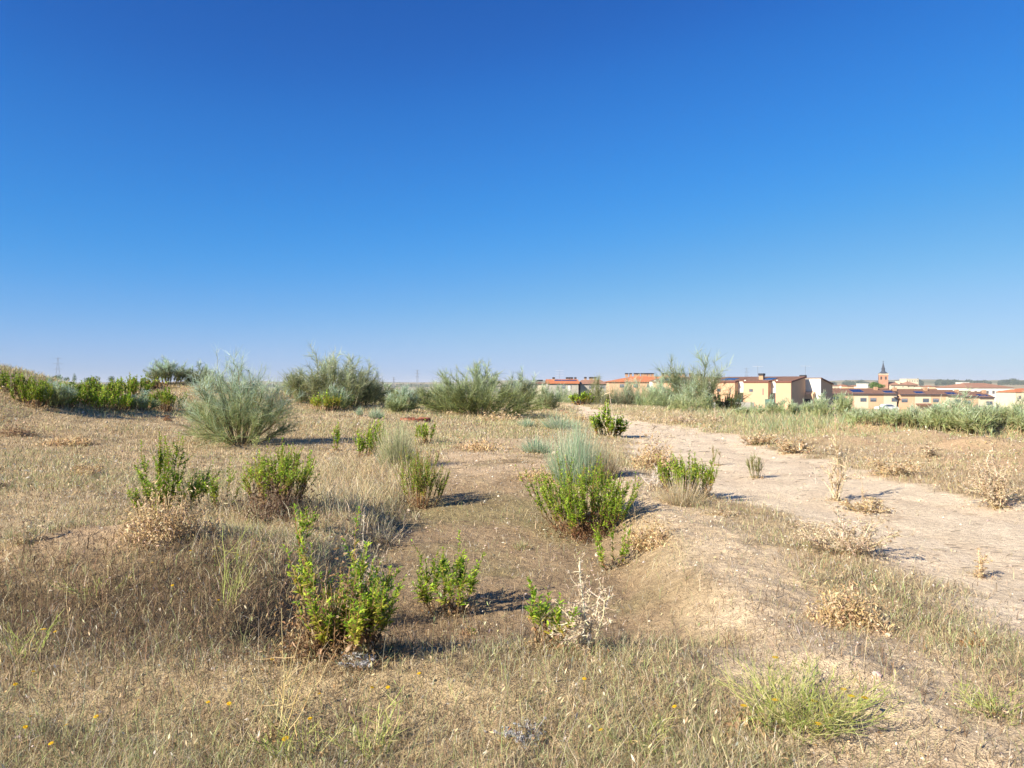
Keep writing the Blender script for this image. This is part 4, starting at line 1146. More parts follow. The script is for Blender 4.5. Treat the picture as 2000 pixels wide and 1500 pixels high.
# ------------------------------------------------------------------ buildings and the far town
W_peach = plain_mat('peach_render', (.66, .405, .25), .9, .8, .04)
W_cream = plain_mat('cream_render', (.72, .61, .43), .9, .8, .04)
W_tan = plain_mat('orange_render', (.66, .43, .265), .9, .8, .04)
W_white = plain_mat('white_render', (.78, .74, .65), .9, .8, .04)
W_grey = plain_mat('weathered_render', (.44, .40, .34), .9, .8, .08)
M_tile = tile_mat('brown_roof_tiles', (.25, .14, .095), 2.2)
M_otile = tile_mat('orange_roof_tiles', (.55, .20, .09), 1.2)
M_ptile = tile_mat('pale_terracotta_tiles', (.38, .21, .14), 1.2)
M_trim = plain_mat('dark_red_verge', (.20, .07, .05), .7)
M_ridge = plain_mat('ridge_tiles', (.45, .28, .17), .8)
M_gutter = plain_mat('dark_gutter', (.07, .06, .07), .5)
M_glass = plain_mat('window_glass', (.10, .13, .17), .15, 2, .2, 0, 0, .6)
M_frame = plain_mat('window_frame', (.16, .15, .15), .5)
M_shut = plain_mat('grey_shutter', (.24, .25, .28), .6)
M_solar = plain_mat('solar_cells', (.015, .03, .10), .2, 4, .3, 0, 0, .6)
M_alu = plain_mat('white_metal', (.75, .75, .76), .35)
M_dark = plain_mat('dark_metal_cowl', (.035, .035, .04), .5)
M_chim = plain_mat('chimney_render', (.46, .29, .17), .9)
M_slate = plain_mat('slate_roof', (.07, .08, .10), .5, .5, .2)
M_cbrick = plain_mat('church_brick', (.42, .23, .15), .9, .6, .12)
M_fgreen = plain_mat('green_fence_mesh', (.07, .16, .13), .7, 6, .15)
M_gwall = plain_mat('grey_block_wall', (.32, .31, .27), .9, 2, .15)
M_steel = plain_mat('galvanised_steel', (.22, .24, .27), .5, 2, .1)
M_door_shade = plain_mat('dark_door_and_shade', (.06, .05, .05), .6)  # dark doors; also paints the shade in openings and the terrace gap

def px3(px, py, Y):
    return (Y*(px-1000)/F, Y, CAMZ-Y*(py-HY)/F)

def solid(name, mat, parent, pts, faces):
    mb = MB(); mb.add(np.array(pts, float), np.array([.5, .5, .5]), Q=[f for f in faces if len(f) == 4], T=[f for f in faces if len(f) == 3])
    return mb.build(name, mat, parent)

def boxp(name, mat, parent, x0, x1, y0, y1, z0, z1):
    mb = MB(); mb.box(x0, x1, y0, y1, z0, z1); return mb.build(name, mat, parent)

def wedge(name, mat, parent, x0, x1, y0, y1, zb, zf, zr):
    """block whose top slopes from zf at the front (y0) to zr at the rear (y1)"""
    pts = [(x0, y0, zb), (x1, y0, zb), (x1, y1, zb), (x0, y1, zb), (x0, y0, zf), (x1, y0, zf), (x1, y1, zr), (x0, y1, zr)]
    return solid(name, mat, parent, pts, [(0, 3, 2, 1), (4, 5, 6, 7), (0, 1, 5, 4), (1, 2, 6, 5), (2, 3, 7, 6), (3, 0, 4, 7)])

def slab(name, mat, parent, x0, x1, y0, y1, zf, zr, th):
    pts = [(x0, y0, zf), (x1, y0, zf), (x1, y1, zr), (x0, y1, zr), (x0, y0, zf+th), (x1, y0, zf+th), (x1, y1, zr+th), (x0, y1, zr+th)]
    return solid(name, mat, parent, pts, [(0, 3, 2, 1), (4, 5, 6, 7), (0, 1, 5, 4), (1, 2, 6, 5), (2, 3, 7, 6), (3, 0, 4, 7)])

def window(parent, x0, x1, y, z0, z1, shutter=None):
    """framed window on a wall whose outer face is at y (facing -y)"""
    f = MB(); t = .08
    f.box(x0, x1, y-.05, y-.002, z0, z0+t); f.box(x0, x1, y-.05, y-.002, z1-t, z1)
    f.box(x0, x0+t, y-.05, y-.002, z0+t, z1-t); f.box(x1-t, x1, y-.05, y-.002, z0+t, z1-t)
    xm = (x0+x1)/2; f.box(xm-.03, xm+.03, y-.05, y-.002, z0+t, z1-t)
    w = f.build('window', M_frame, parent)
    zs = z1-t-(z1-z0-2*t)*(shutter or 0)
    for a, b in ((x0+t, xm-.03), (xm+.03, x1-t)):
        boxp('pane', M_glass, w, a, b, y-.02, y-.003, z0+t, zs)
    if shutter: boxp('shutter', M_shut, w, x0+t, x1-t, y-.035, y-.022, zs, z1-t)
    return w

def panels(parent, x0, x1, y0, y1, zfun, n=3, th=.06):
    """row of solar panels following the roof slope"""
    w = (x1-x0)/n
    for i in range(n):
        a = x0+i*w+.03; b = x0+(i+1)*w-.03
        p = slab('solar_panel', M_solar, parent, a, b, y0, y1, zfun(y0)+.16, zfun(y1)+.16, th)
        slab('panel_frame', M_alu, p, a-.03, b+.03, y0-.04, y1+.02, zfun(y0)+.10, zfun(y1)+.10, .055)

def chimney(parent, x, y, z0, z1, w=.7, mat=None, cowl=True):
    c = boxp('chimney', mat or M_chim, parent, x-w/2, x+w/2, y-w/2, y+w/2, z0, z1)
    if cowl: boxp('cowl', M_dark, c, x-w*.6, x+w*.6, y-w*.6, y+w*.6, z1+.003, z1+.45)
    return c

def antenna(px, py_top, py_base, Y, label, arms=1):
    x, y, zt = px3(px, py_top, Y); zb = px3(px, py_base, Y)[2]
    root = empty('roof_antenna', (x, y, zb), .5, label, 'antenna', 'television antennas')
    h = zt-zb
    mb = MB(); tubes(mb, np.array([[[0, 0, 0], [0, 0, h*.5], [0, 0, h]]]), np.full((1, 3), .03), np.array([[.5, .5, .5]]), 5)
    mb.build('mast', M_steel, root)
    a = MB()
    for k in range(arms):
        zz = h-.1-.7*k
        tubes(a, np.array([[[-1.4, 0, zz], [0, 0, zz], [1.4, 0, zz]]]), np.full((1, 3), .03), np.array([[.8, .8, .8]]), 5)
        for s in np.linspace(-1.2, 1.3, 8):
            tubes(a, np.array([[[s, -.3, zz], [s, 0, zz+.01], [s, .3, zz]]]), np.full((1, 3), .02), np.array([[.8, .8, .8]]), 4)
    a.build('aerial', M_alu, root)
    return root

# near terrace: stepped peach houses with one long brown mono-pitch roof
PHI = R_(40)
def near_terrace():
    ox, oy = 150*(1545-1000)/F, 150.0
    cp, sp = math.cos(PHI), math.sin(PHI)
    ZF, SL, ZB = 2.26, .125, -7.0
    def root_at(xl, label):
        return empty('terraced_house', (ox+cp*xl, oy-sp*xl, 0), -PHI, label, 'house', 'houses of the near terrace')
    labs = ['peach end house of the near terrace with a shaded tan gable wall',
            'peach terraced house with a dark-capped chimney and solar panels, second from the gable end',
            'peach terraced house behind the right side of the airy broom, third from the gable',
            'peach house of the near terrace seen through the airy broom, fourth from the gable end',
            'far left peach house of the near terrace peeping over the blue-green broom']
    zr = lambda y: ZF+SL*y
    for k in range(5):
        if k == 0: wl, wr, rec = -3.1, 0.0, 1.5
        else:
            wr = -4.6-(k-1)*7.0; wl = wr-5.2; rec = 1.8
        root = root_at(wr, labs[k])
        W = wr-wl; D = 8.2
        wedge('wall', W_peach, root, -W, 0, 0, D, ZB, zr(0), zr(D))
        # recessed white entrance bay left of the wing
        xb0 = -W-rec
        wedge('entrance_wall', W_white, root, xb0, -W-.003, 1.6, D-.01, ZB, zr(1.6), zr(D)-.002)
        dj = boxp('door', M_door_shade, root, xb0+.1, -W-.1, 1.52, 1.597, ZB, .05)
        boxp('handle', M_alu, dj, xb0+.25, xb0+.30, 1.49, 1.517, -1.35, -1.15)
        # roof: slab over the wing and over the recess, dark red verges
        slab('roof', M_tile, root, -W-.003, .08, -.15, D+.1, zr(-.15)+.01, zr(D+.1)+.01, .14)
        slab('roof', M_tile, root, xb0+.08 if k < 4 else xb0, -W-.006, 1.45, D+.1, zr(1.45)+.01, zr(D+.1)+.01, .14)
        slab('verge', M_trim, root, .083, .16, -.18, D+.1, zr(-.18)-.12, zr(D+.1)-.12, .30)
        boxp('eaves', M_trim, root, -W-.05, .08, -.20, -.153, zr(-.15)-.08, zr(-.15)+.14)
        slab('parapet', W_white, root, -W-.35, -W-.008, 1.30, 1.44, zr(1.4)-.1, zr(1.4)-.1, .35)
        boxp('garden_fence', M_fgreen, root, xb0-.1, -W+.2, -1.4, -1.32, -3.0, -1.15)
        if k:
            window(root, -3.95, -3.15, 0, .25, .85)
            boxp('slit_window', M_frame, root, -1.15, -.95, -.04, -.002, -.35, .95)
        if k in (1, 3):
            chimney(root, -2.6, 3.2, zr(3.2), zr(3.2)+.95, .9)
        if k in (1, 2, 4):
            panels(root, -2.0 if k == 1 else -4.2, .0 if k == 1 else -1.2, 2.2, 5.4, zr, 2)
    # low block wall in front
    w = boxp('boundary_wall', M_gwall, None, -36, -6.5, 0, .25, 0, 2.6)
    w.location = (ox-sp*2.6, oy-cp*2.6, -4.4); w.rotation_euler = (0, 0, -PHI)
    tag(w, 'long low grey wall along the front of the near terrace', 'wall')
    # white fronted house behind the gable end, roof falling to the rear
    root = empty('end_house', (ox+sp*9.2+cp*0.45, oy+cp*9.2-sp*0.45, 0), -PHI, 'white-fronted end house with a shaded tan side wall right of the peach terrace', 'house')
    z0, z1 = 3.0, 1.8
    wedge('front_wall', W_white, root, -2.6, 2.3, 0, .3, ZB, z0, z0-.04)
    wedge('wall', W_peach, root, -2.6, 2.3, .303, 7.5, ZB, z0-.05, z1)
    slab('roof', M_tile, root, -2.7, 2.4, -.1, 7.7, z0+.02, z1+.0, .14)
    slab('verge', M_trim, root, 2.403, 2.48, -.12, 7.7, z0-.10, z1-.12, .30)
    wedge('porch_wall', W_tan, root, -2.2, 1.2, -1.4, -.003, ZB, -.25, .35)
    boxp('doorway', M_door_shade, root, -.9, .8, -1.46, -1.403, ZB, -1.2)
    boxp('roof_vent', M_dark, root, -2.4, -1.2, 1.0, 2.0, z0+.1, z0+.75)
near_terrace()
antenna(1480, 715, 741, 158, 'white television antenna above the near terrace behind its chimney')
antenna(1573, 714, 738, 162, 'white television antenna above the gable end of the near terrace')

# far terrace: long row facing the viewer, cream and orange by turns
def far_terrace():
    Y = 260.0
    cuts = [1606, 1637, 1668, 1696, 1726, 1757, 1787, 1818, 1849, 1880, 1911, 1942, 1973]
    cols = [W_cream, W_tan, W_cream, W_tan, W_cream, W_tan, W_cream, W_tan, W_cream, W_tan, W_cream, W_tan]
    cn = ['cream', 'orange']
    labs = ['cream house of the far terrace behind the white end house',
            'orange house of the far terrace behind the thin feathery broom',
            'cream terraced house with the widest solar array in the far terrace',
            'orange house of the far terrace directly below the round green tree',
            'cream terraced house with a window awning, left of the dark gap',
            'orange house of the far terrace just right of the dark gap',
            'cream house of the far terrace below the church nave',
            'orange house of the far terrace with its window beside the cream one',
            'cream house of the far terrace just above the tallest broom',
            'orange house of the far terrace behind the tallest broom',
            'last cream house at the right end of the far terrace, beside the villa',
            'last orange house of the far terrace below the white villa']
    def X(px): return Y*(px-1000)/F
    def Z(py): return CAMZ-Y*(py-HY)/F
    ze = Z(769.5); zr_ = Z(760.0)
    zf = lambda y: ze+(zr_-ze)*y/6.0
    for i in range(11):
        xc = X((cuts[i]+cuts[i+1])/2); w = X(cuts[i+1])-X(cuts[i])
        step = 0.0 if i < 5 else .5
        root = empty('terraced_house', (xc, Y, step*-.45-.32*max(0, i-7)), 0, labs[i], 'house', 'houses of the far terrace')
        g = .32 if i == 4 else 0.0
        h = w/2
        boxp('wall', cols[i], root, -h+.004, h-.004-g*3, 0, 12, -13, ze)
        slab('roof', M_tile, root, -h+.006, h-.006-g*3, -.3, 6, zf(-.3)+.01, zf(6)+.01, .15)
        slab('roof', M_tile, root, -h+.006, h-.006-g*3, 6.003, 12.3, zf(6)+.01, zf(-.3)+.01, .15)
        boxp('ridge_cap', M_ridge, root, -h+.01, h-.01-g*3, 5.8, 6.2, zf(6)+.17, zf(6)+.30)
        boxp('gutter', M_gutter, root, -h+.008, h-.008-g*3, -.5, -.303, ze-.22, ze+.12)
        side = 1 if i in (4, 6, 8, 10, 2) else -1
        xw = side*(h-1.7)
        window(root, xw-1.05, xw+1.05, 0, Z(784.5), Z(777), shutter=.45 if i % 2 else .15)
        if i in (6, 10): slab('porch_roof', M_tile, root, -h+.1, h-.1, -1.6, -.003, Z(790.5), Z(787.3), .12)
        if i == 4: slab('awning', M_gutter, root, xw-.4, xw+1.2, -.9, -.003, Z(777)+.05, Z(776)+.15, .06)
        if i in (3, 5, 7, 9):
            chimney(root, -h+.6 if i != 3 else h-.55, 4.6, zf(4.6), zf(4.6)+1.15, 1.1, cowl=False)
        if i == 10: chimney(root, h-.7, 4.6, zf(4.6), zf(4.6)+1.2, 1.0, cowl=False)
        if i in (2, 4, 6, 8, 10):
            if i == 2: panels(root, -h+.3, h-.6, 1.6, 4.8, zf, 3)
            else: panels(root, -h+.9, h-1.2, 1.0, 3.2, zf, 2)
        if i == 4: boxp('gap_shade', M_door_shade, root, h-.004-g*3+.003, h-.01, 1.2, 5.5, -13, ze+.9)  # dark block painting the shade of the gap between two houses
        if i == 5: boxp('door', M_door_shade, root, h-1.3, h-.5, -.05, -.002, -13, Z(790))
far_terrace()

# orange roofed blocks beyond the end of the track
def hip(name, mat, parent, x0, x1, y0, y1, z0, z1, inset, rise_x=None):
    ix = rise_x if rise_x is not None else inset
    pts = [(x0, y0, z0), (x1, y0, z0), (x1, y1, z0), (x0, y1, z0), (x0+ix, (y0+y1)/2, z1), (x1-ix, (y0+y1)/2, z1)]
    return solid(name, mat, parent, pts, [(0, 1, 5, 4), (2, 3, 4, 5), (1, 2, 5), (3, 0, 4), (0, 3, 2, 1)])

def orange_blocks():
    Y = 215.0
    def X(px, Y=Y): return Y*(px-1000)/F
    def Z(py, Y=Y): return CAMZ-Y*(py-HY)/F
    x0, x1 = X(1068), X(1132)
    root = empty('orange_roofed_house', ((x0+x1)/2, Y, 0), 0, 'white house with a bright orange roof and roof lights beyond the track end', 'house')
    h = (x1-x0)/2
    boxp('wall', W_grey, root, -h+.3, h-.3, .4, 11, -10, Z(749.5))
    slab('roof', M_otile, root, -h, h, 0, 6, Z(749.5)+.01, Z(741.8), .2)
    slab('roof', M_otile, root, -h, h, 6.003, 12, Z(741.8), Z(749.5), .2)
    zf = lambda y: Z(749.5)+(Z(741.8)-Z(749.5))*y/6
    panels(root, -h+2.3, h-.4, 3.4, 5.0, zf, 3)
    for px in (1100, 1112): window(root, X(px)-(x0+x1)/2-.6, X(px)-(x0+x1)/2+.6, .4, Z(759), Z(752.5), .6)
    boxp('door', W_white, root, X(1111)-(x0+x1)/2-.3, X(1111)-(x0+x1)/2+.5, .3, .395, Z(764), Z(753))
    chimney(root, X(1083)-(x0+x1)/2, 4.4, zf(4.4), Z(739.5), .6)
    for px in (1111, 1116, 1121, 1128): chimney(root, X(px)-(x0+x1)/2, 7.2, zf(4.8), Z(739.3), .55)
    x2, x3 = X(1134), X(1190)
    root = empty('orange_roofed_house', ((x2+x3)/2, Y+4, 0), 0, 'ochre-roofed white house behind the small tree-like broom', 'house')
    h = (x3-x2)/2
    boxp('wall', W_grey, root, -h+.3, h-.3, .4, 11, -10, Z(750))
    hip('roof', M_ptile, root, -h, h, 0, 12, Z(750)+.01, Z(741.5), 1.2)
    for px in (1150, 1160, 1164, 1170): chimney(root, X(px)-(x2+x3)/2, 6, Z(743), Z(738.6), .6)
    window(root, -1.2, .2, .4, Z(759), Z(753), .5); window(root, 2.0, 3.2, .4, Z(759), Z(753), .5)
    x4, x5 = X(1046), X(1067)
    root = empty('low_brown_roofed_house', ((x4+x5)/2, Y+22, 0), 0, 'low house with a row of grey chimney caps left of the bright orange roof', 'house')
    h = (x5-x4)/2+.8
    boxp('wall', W_cream, root, -h, h, .4, 9, -10, Z(750))
    hip('roof', M_tile, root, -h-.3, h+.3, 0, 9.4, Z(750)+.01, Z(745.5), 1.0)
    for px in (1050, 1055, 1060, 1065): chimney(root, X(px)-(x4+x5)/2, 5, Z(747), Z(743.6), .7, M_gwall)
    # bigger block to the right
    Y2 = 300.0
    a, b = X(1186, Y2), X(1402, Y2)
    root = empty('orange_roofed_block', ((a+b)/2, Y2, 0), 0, 'long block with an orange tiled roof and many chimneys left of the near terrace', 'apartment block')
    h = (b-a)/2
    boxp('wall', W_tan, root, -h+.6, h-.6, .6, 17, -12, Z(746, Y2))
    hip('roof', M_otile, root, -h, h, 0, 18, Z(746, Y2)+.01, Z(734.5, Y2), 0, 11.5)
    for px, w in ((1231, 1.1), (1239, .9), (1249, 1.2), (1255, 1.0), (1263, 1.1), (1269, 1.2), (1276, 1.1), (1283, 1.0), (1305, 1.2), (1311, 1.0), (1322, 1.1), (1337, 1.1), (1345, 1.0), (1360, 1.1)):
        chimney(root, X(px, Y2)-(a+b)/2, 9.5, Z(735.5, Y2), Z(730.2, Y2), w)
    for k in range(7): window(root, -h+5+k*5.4, -h+6.8+k*5.4, .6, Z(757, Y2), Z(750, Y2), .4)
orange_blocks()
antenna(1093, 723, 742, 218, 'tall dark television antenna above the bright orange roof', 3)

def church():
    Y = 700.0
    def X(px): return Y*(px-1000)/F
    def Z(py): return CAMZ-Y*(py-HY)/F
    root = empty('church', (X(1725), Y, 0), R_(-22), 'brick church with a square bell tower and a dark slate spire', 'church')
    h = 3.9
    boxp('tower', M_cbrick, root, -h, h, -h, h, -18, Z(731.5))
    boxp('cornice', W_cream, root, -h-.25, h+.25, -h-.25, h+.25, Z(731.5)+.003, Z(730))
    for (px0, px1) in ((-2.6, -1.2), (1.2, 2.6)):
        mb = MB(); mb.box(px0, px1, -h-.06, -h-.004, Z(741.5), Z(735.5)); mb.build('belfry_opening', M_door_shade, root)
    for (p0, p1) in ((-2.6, -1.2), (1.2, 2.6)):
        mb = MB(); mb.box(h+.004, h+.06, p0, p1, Z(741.5), Z(735.5)); mb.build('belfry_opening', M_door_shade, root)
    for (p0, p1) in ((-2.6, -1.2), (1.2, 2.6)):
        mb = MB(); mb.box(-h-.06, -h-.004, p0, p1, Z(741.5), Z(735.5)); mb.build('belfry_opening', M_door_shade, root)
    # slate roof: flared pyramid, lantern, needle
    def ring(hw, z, n=8):
        a = np.arange(n)*2*math.pi/n+math.pi/n
        return [(hw*math.cos(t)/math.cos(math.pi/n), hw*math.sin(t)/math.cos(math.pi/n), z) for t in a]
    def stack(name, mat, par, prof, n=8):
        V = []; Q = []
        for hw, py in prof: V += ring(hw, Z(py), n)
        for k in range(len(prof)-1):
            for j in range(n): Q.append((k*n+j, k*n+(j+1) % n, (k+1)*n+(j+1) % n, (k+1)*n+j))
        mb = MB(); mb.add(np.array(V), np.array([.5]*3), Q=Q); return mb.build(name, mat, par)
    sp = stack('spire', M_slate, root, [(h+.5, 729.9), (3.2, 728), (2.1, 726.3), (1.5, 724.5), (1.4, 720), (1.7, 719.8), (1.15, 718.5), (.95, 716.2), (.75, 714), (.45, 711), (.2, 708)])
    mb = MB(); mb.box(-.12, .12, -.12, .12, Z(708), Z(704.5)); mb.box(-.7, .7, -.1, .1, Z(706.4), Z(705.9)); mb.build('cross', M_dark, sp)
    # nave
    nv = empty('church_nave', (0, Y, 0), 0, 'long pale church nave with terracotta roofs right of the bell tower', 'church building')
    boxp('wall', W_cream, nv, X(1733), X(1786), -6, 12, -18, Z(751.8))
    hip('roof', M_ptile, nv, X(1732), X(1764), -7, 13, Z(751.8)+.01, Z(746.2), 2)
    hip('roof', M_ptile, nv, X(1762), X(1789), -7.5, 12.5, Z(752.0)+.01, Z(745.2), 6)
    mb = MB(); mb.box(X(1751.5), X(1754), -4, 4, Z(752), Z(744.5)); mb.build('gable', W_cream, nv)
    boxp('buttress', W_cream, nv, X(1787), X(1796), -3, 6, -18, Z(754.5))
    for px in (1740, 1757, 1768, 1779): boxp('window', M_frame, nv, X(px)-.5, X(px)+.5, -6.06, -6.004, Z(756.5), Z(754.5))
church()

def town():
    def blk(name, label, cat, px0, px1, ytop, Y, mat, group=None, roof=None, yroof=None, dep=14, nwin=0, ybase=None):
        x0, x1 = Y*(px0-1000)/F, Y*(px1-1000)/F
        zt = CAMZ-Y*(ytop-HY)/F
        root = empty(name, ((x0+x1)/2, Y, 0), 0, label, cat, group)
        h = (x1-x0)/2
        boxp('wall', mat, root, -h, h, 0, dep, -20, zt)
        if roof: hip('roof', roof, root, -h-.4, h+.4, -.4, dep+.4, zt+.01, CAMZ-Y*(yroof-HY)/F, min(h*.6, dep*.5))
        else: boxp('parapet', mat, root, -h-.2, h+.2, -.2, dep+.2, zt+.003, zt+.5)
        for k in range(nwin):
            xx = -h+(k+.5)*2*h/nwin
            boxp('window', M_frame, root, xx-.5, xx+.5, -.05, -.003, zt-2.6, zt-1.3)
        return root
    blk('apartment_building', 'tall beige apartment building rising behind the church nave', 'building', 1770, 1794, 740.6, 820, W_cream, nwin=5)
    blk('villa', 'white villa with a broad terracotta hip roof at the right', 'house', 1888, 1981, 757.3, 330, W_white, roof=M_ptile, yroof=747.8, dep=24, nwin=8)
    blk('white_block', 'small white tower block on the skyline left of the white villa', 'building', 1880, 1893, 747.5, 900, W_white, nwin=2)
    blk('gable_house', 'yellow house with an orange roof cut by the right edge of the picture', 'house', 1984, 2030, 766, 290, W_cream, roof=M_otile, yroof=760.5, dep=12, nwin=3)
    blk('gable_house', 'bright yellow house behind the one at the right edge', 'house', 1996, 2050, 762.5, 340, W_tan, roof=M_otile, yroof=758.5, dep=12)
    blk('white_block', 'tiny white house front left of the round green tree', 'building', 1692.5, 1695.5, 750.8, 480, W_white)
    rr = rng(55)
    spots = [(1622, 1640, 753.5, 520), (1642, 1656, 753.0, 640), (1655, 1668, 754.5, 560), (1666, 1680, 753.6, 700), (1678, 1691, 754.6, 600),
             (1606, 1620, 754.6, 600), (1798, 1812, 755.4, 640), (1812, 1824, 754.8, 760), (1826, 1842, 755.2, 700), (1843, 1858, 755.6, 620), (1858, 1874, 754.6, 820)]
    desc = ['pale low house', 'small cream house', 'low terracotta-roofed house', 'white low house', 'cream house with a long roof', 'low house', 'small pale house',
            'white house', 'long low house', 'tan house', 'low pale house']
    where = ['first left of the far tree line', 'second from the left beyond the far terrace', 'just left of the solar array houses', 'above the widest solar array', 'touching the round green tree',
             'directly right of the white end house', 'just right of the church nave', 'second right of the church nave', 'midway between church nave and white villa', 'left of the white tower block, nearest', 'directly below the white tower block']
    for i, (a, b, yt, Y) in enumerate(spots):
        blk('distant_house', desc[i]+' on the skyline, '+where[i], 'house', a, b, yt, Y, [W_cream, W_white, W_tan][i % 3], 'distant town houses', [M_ptile, M_otile, M_tile][i % 3], yt-1.6, 10, 3)
town()

def leaf_crown(r, w, h, n, leaf, pal, lobes=9):
    mb = MB()
    c = unit(r.standard_normal((lobes, 3)))*r.random((lobes, 1))**.4*np.array([[w*.32, w*.32, h*.28]])
    idx = r.integers(0, lobes, n)
    u = unit(r.standard_normal((n, 3)))*(.55+.45*r.random((n, 1))**.5)
    o = c[idx]+u*np.array([[w*.24, w*.24, h*.26]])*(.7+.6*((idx*7) % 5)/5)[:, None]
    leaves(mb, o, r.standard_normal((n, 3)), r.standard_normal((n, 3)), leaf*(.6+.8*r.random(n)), leaf*.55*np.ones(n), pick(r, pal, n, .2), .4*r.random(n))
    return mb

def tree(label, px, ytop, ybase, Y, wpx, seed, pal, n=2200, group=None, name='tree'):
    r = rng(seed); x = Y*(px-1000)/F; zt = CAMZ-Y*(ytop-HY)/F; zb = float(H(x, Y))
    w = wpx*Y/F; ch = (ybase-ytop)*Y/F; zc = zt-ch/2
    root = empty(name, (x, Y, zb), 0, label, 'tree', group)
    mb = MB(); T = zc-zb
    nb = 7
    P = np.zeros((nb+1, 5, 3)); t = np.linspace(0, 1, 5)
    P[0, :, 2] = t*T
    for i in range(nb):
        a = i*2.4; s = T*(.55+.05*i)
        P[i+1, :, 0] = math.cos(a)*w*.28*t; P[i+1, :, 1] = math.sin(a)*w*.28*t; P[i+1, :, 2] = s+(zt-s-ch*.2)*t*.8
    rad = np.array([w*.03]+[w*.012]*nb)[:, None]*np.linspace(1, .4, 5)[None]
    tubes(mb, P, rad, np.full((nb+1, 3), .12), 5)
    mb.build('trunk', M_stem, root)
    cr = leaf_crown(r, w, ch, n, w*.045, pal).build('crown', M_leaf, root)
    cr.location = (0, 0, zc-zb)
    return root
TP = [(.09, .15, .04), (.12, .19, .05), (.07, .12, .035)]
tree('round bright green tree beside the church tower', 1711, 746.5, 762, 560, 36, 801, [(.16, .26, .05), (.20, .30, .06), (.12, .2, .04)], 4500)
for i, (px, yt, w, lb) in enumerate(((95, 738, 22, 'distant dark tree left of the pylon foot'), (113, 731, 30, 'distant dark tree at the pylon foot'), (130, 733, 14, 'distant tree just right of the pylon foot'),
                                     (146, 727, 12, 'slim dark distant tree right of the pylon'), (180, 734, 34, 'distant grey-green tree above the left row'), (218, 731, 18, 'distant tree above the green shrubs of the left row'))):
    tree(lb, px, yt, 750, 118+3*i, w, 810+i, TP, 1500, 'distant trees at the left')
tree('small green tree at the corner of the white villa', 1972, 764, 776, 300, 18, 830, TP, 1200)
tree('dark green garden tree right of the white end house', 1628, 768, 792, 175, 34, 831, [(.06, .10, .03), (.09, .14, .04)], 2200)
tree('yellowish garden tree in front of the far terrace at its left end', 1640, 766, 786, 200, 16, 832, [(.24, .26, .06), (.2, .24, .06)], 1200)

def far_woods():
    """dark wooded skyline far away; nobody could count it"""
    r = rng(91); mb = MB(); n = 26000
    px = np.where(r.random(n) < .7, 1600+460*r.random(n), -60+2100*r.random(n))
    cl = fbm(px/14, px*0, 1, 3, 7)
    keep = cl > -.08; px = px[keep]; cl = cl[keep]; n = len(px)
    Y = 2300+500*r.random(n); X = Y*(px-1000)/F
    hh = (2+22*np.clip(cl+.08, 0, 1))*r.random(n)
    Z = H(X, Y)+hh
    leaves(mb, np.stack([X, Y, Z], 1), r.standard_normal((n, 3)), r.standard_normal((n, 3)), 3+3*r.random(n), 2.6*np.ones(n), pick(r, [(.07, .10, .05), (.09, .12, .06)], n), .3*r.random(n))
    tag(mb.build('distant_woods', M_leaf), 'dark wooded skyline beyond the town', 'woods', kind='stuff')
far_woods()

def pylon(px, ytop, Y, label, w=5.0):
    x = Y*(px-1000)/F; zt = CAMZ-Y*(ytop-HY)/F; zb = float(H(x, Y)); h = zt-zb
    root = empty('pylon', (x, Y, zb), .5, label, 'pylon', 'electricity pylons on the skyline')
    mb = MB(); k = max(.10, Y/F*.16)
    def bar(a, b, r_=k): tubes(mb, np.array([[a, b]], float), np.full((1, 2), r_), np.array([[.5]*3]), 4)
    def hw(t): return w*.5*(1-t)**1.2*.9+.45
    L = np.linspace(0, 1, 9)
    for i in range(8):
        a, b = hw(L[i]), hw(L[i+1]); z0, z1 = L[i]*h, L[i+1]*h
        for sx, sy in ((-1, -1), (1, -1), (1, 1), (-1, 1)): bar((sx*a, sy*a, z0), (sx*b, sy*b, z1))
        bar((-a, -a, z0), (b, -b, z1), k*.5); bar((a, -a, z0), (-b, -b, z1), k*.5)
        bar((-a, a, z0), (b, b, z1), k*.5); bar((a, a, z0), (-b, b, z1), k*.5)
    mb.build('lattice_tower', M_steel, root)
    for t, l in ((.98, 4.0), (.84, 5.2), (.70, 4.2)):
        mb = MB(); bar((-l, 0, t*h), (l, 0, t*h), k*.9); bar((-l, 0, t*h), (0, 0, t*h+1.4), k*.5); bar((l, 0, t*h), (0, 0, t*h+1.4), k*.5)
        mb.build('crossarm', M_steel, root)
pylon(113, 698.5, 900, 'tallest lattice pylon on the skyline at the far left', 9)
pylon(769, 737, 1900, 'small distant pylon left of the wide central broom')
pylon(815, 723, 1300, 'thin distant pylon just at the left tip of the wide central broom')
pylon(1458, 719, 1000, 'distant pylon right of the airy broom', 6)

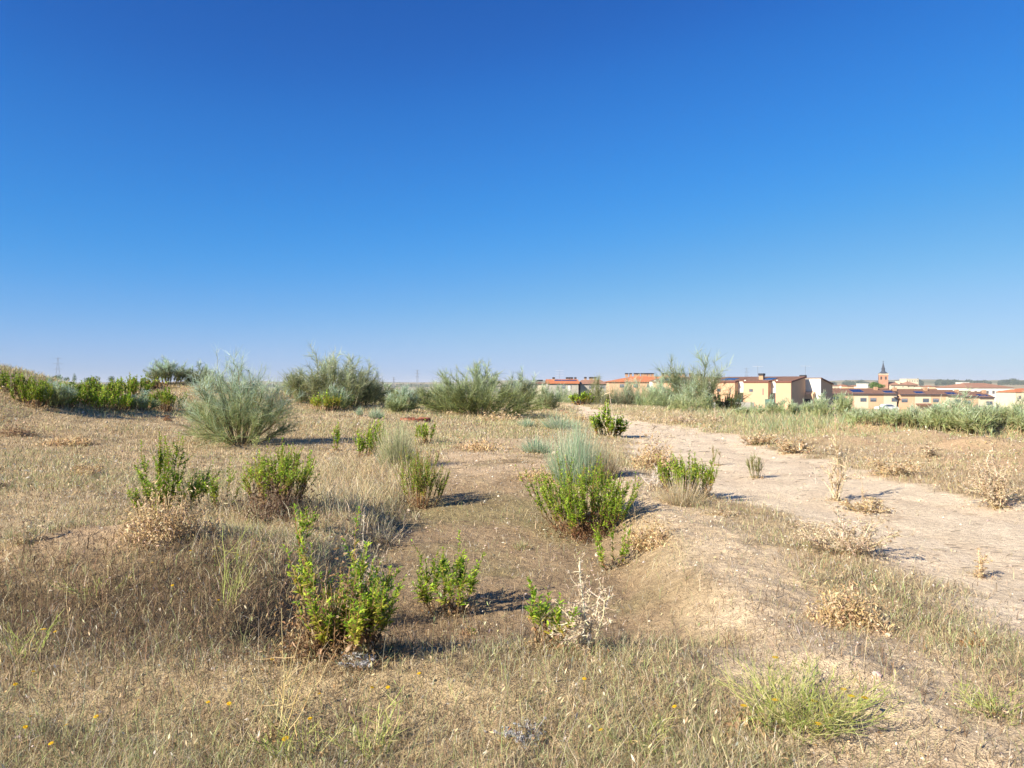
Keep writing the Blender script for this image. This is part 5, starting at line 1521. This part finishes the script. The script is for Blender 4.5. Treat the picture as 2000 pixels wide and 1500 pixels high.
def car(px, py, Y, col, label):
    x = Y*(px-1000)/F; z = CAMZ-Y*(py-HY)/F
    root = empty('parked_car', (x, Y, z), .15, label, 'car', None)
    paint = plain_mat('car_paint', col, .3, 1, .02, 0, 0, .5)
    prof = [(-2.1, .35), (-2.15, .75), (-1.9, .92), (-1.2, 1.0), (-.6, 1.42), (.7, 1.45), (1.5, 1.0), (2.0, .9), (2.15, .6), (2.1, .3)]
    V = []; n = len(prof)
    for yy, s in ((-.85, 1), (-.78, 1.0), (.78, 1.0), (.85, 1)):
        for (a, b) in prof: V.append((a, yy*(1-.12*(b > 1.1)), b-.03*(abs(yy) > .8)))
    Q = [(k*n+j, k*n+j+1, (k+1)*n+j+1, (k+1)*n+j) for k in range(3) for j in range(n-1)]
    mb = MB(); mb.add(np.array(V), np.array([.5]*3), Q=Q)
    for s in (0, 3):
        mb.add(np.array(V[s*n:(s+1)*n]+[(0, V[s*n][1], .6)]), np.array([.5]*3), T=[(j, j+1, n) for j in range(n-1)]+[(n-1, 0, n)])
    mb.build('body', paint, root)
    for sy in (-.82, .82):
        mb = MB(); mb.add(np.array([(-1.05, sy*1.04, 1.02), (1.3, sy*1.04, 1.02), (.62, sy*.94, 1.36), (-.55, sy*.94, 1.36)]), np.array([.5]*3), Q=[(0, 1, 2, 3)]); mb.build('side_window', M_glass, root)
        for wx in (-1.35, 1.35):
            mb = MB(); tubes(mb, np.array([[[wx, sy-.1, .32], [wx, sy, .32], [wx, sy+.1, .32]]]), np.array([[.32, .32, .3]]), np.array([[.03]*3]), 14); mb.build('wheel', M_stem, root)
car(1731, 803.5, 150, (.75, .75, .74), 'white car parked below the far terrace, half hidden by broom')
car(1634, 789, 165, (.03, .03, .035), 'black car parked right of the white end house')

# ------------------------------------------------------------------ air over the plain
def haze():
    m, t, out = new_mat('haze_air')
    p = t.nodes.new('ShaderNodeVolumePrincipled')
    p.inputs['Color'].default_value = (.90, .94, 1.0, 1)
    p.inputs['Density'].default_value = HAZE
    p.inputs['Anisotropy'].default_value = 0.0
    t.links.new(p.outputs[0], out.inputs['Volume'])
    o = boxp('haze', m, None, -11500, 11500, -11500, 11500, -14.5, 62)
    tag(o, 'thin pale blue haze over the plain', 'haze', kind='stuff')
HAZE = 0.00010
haze()
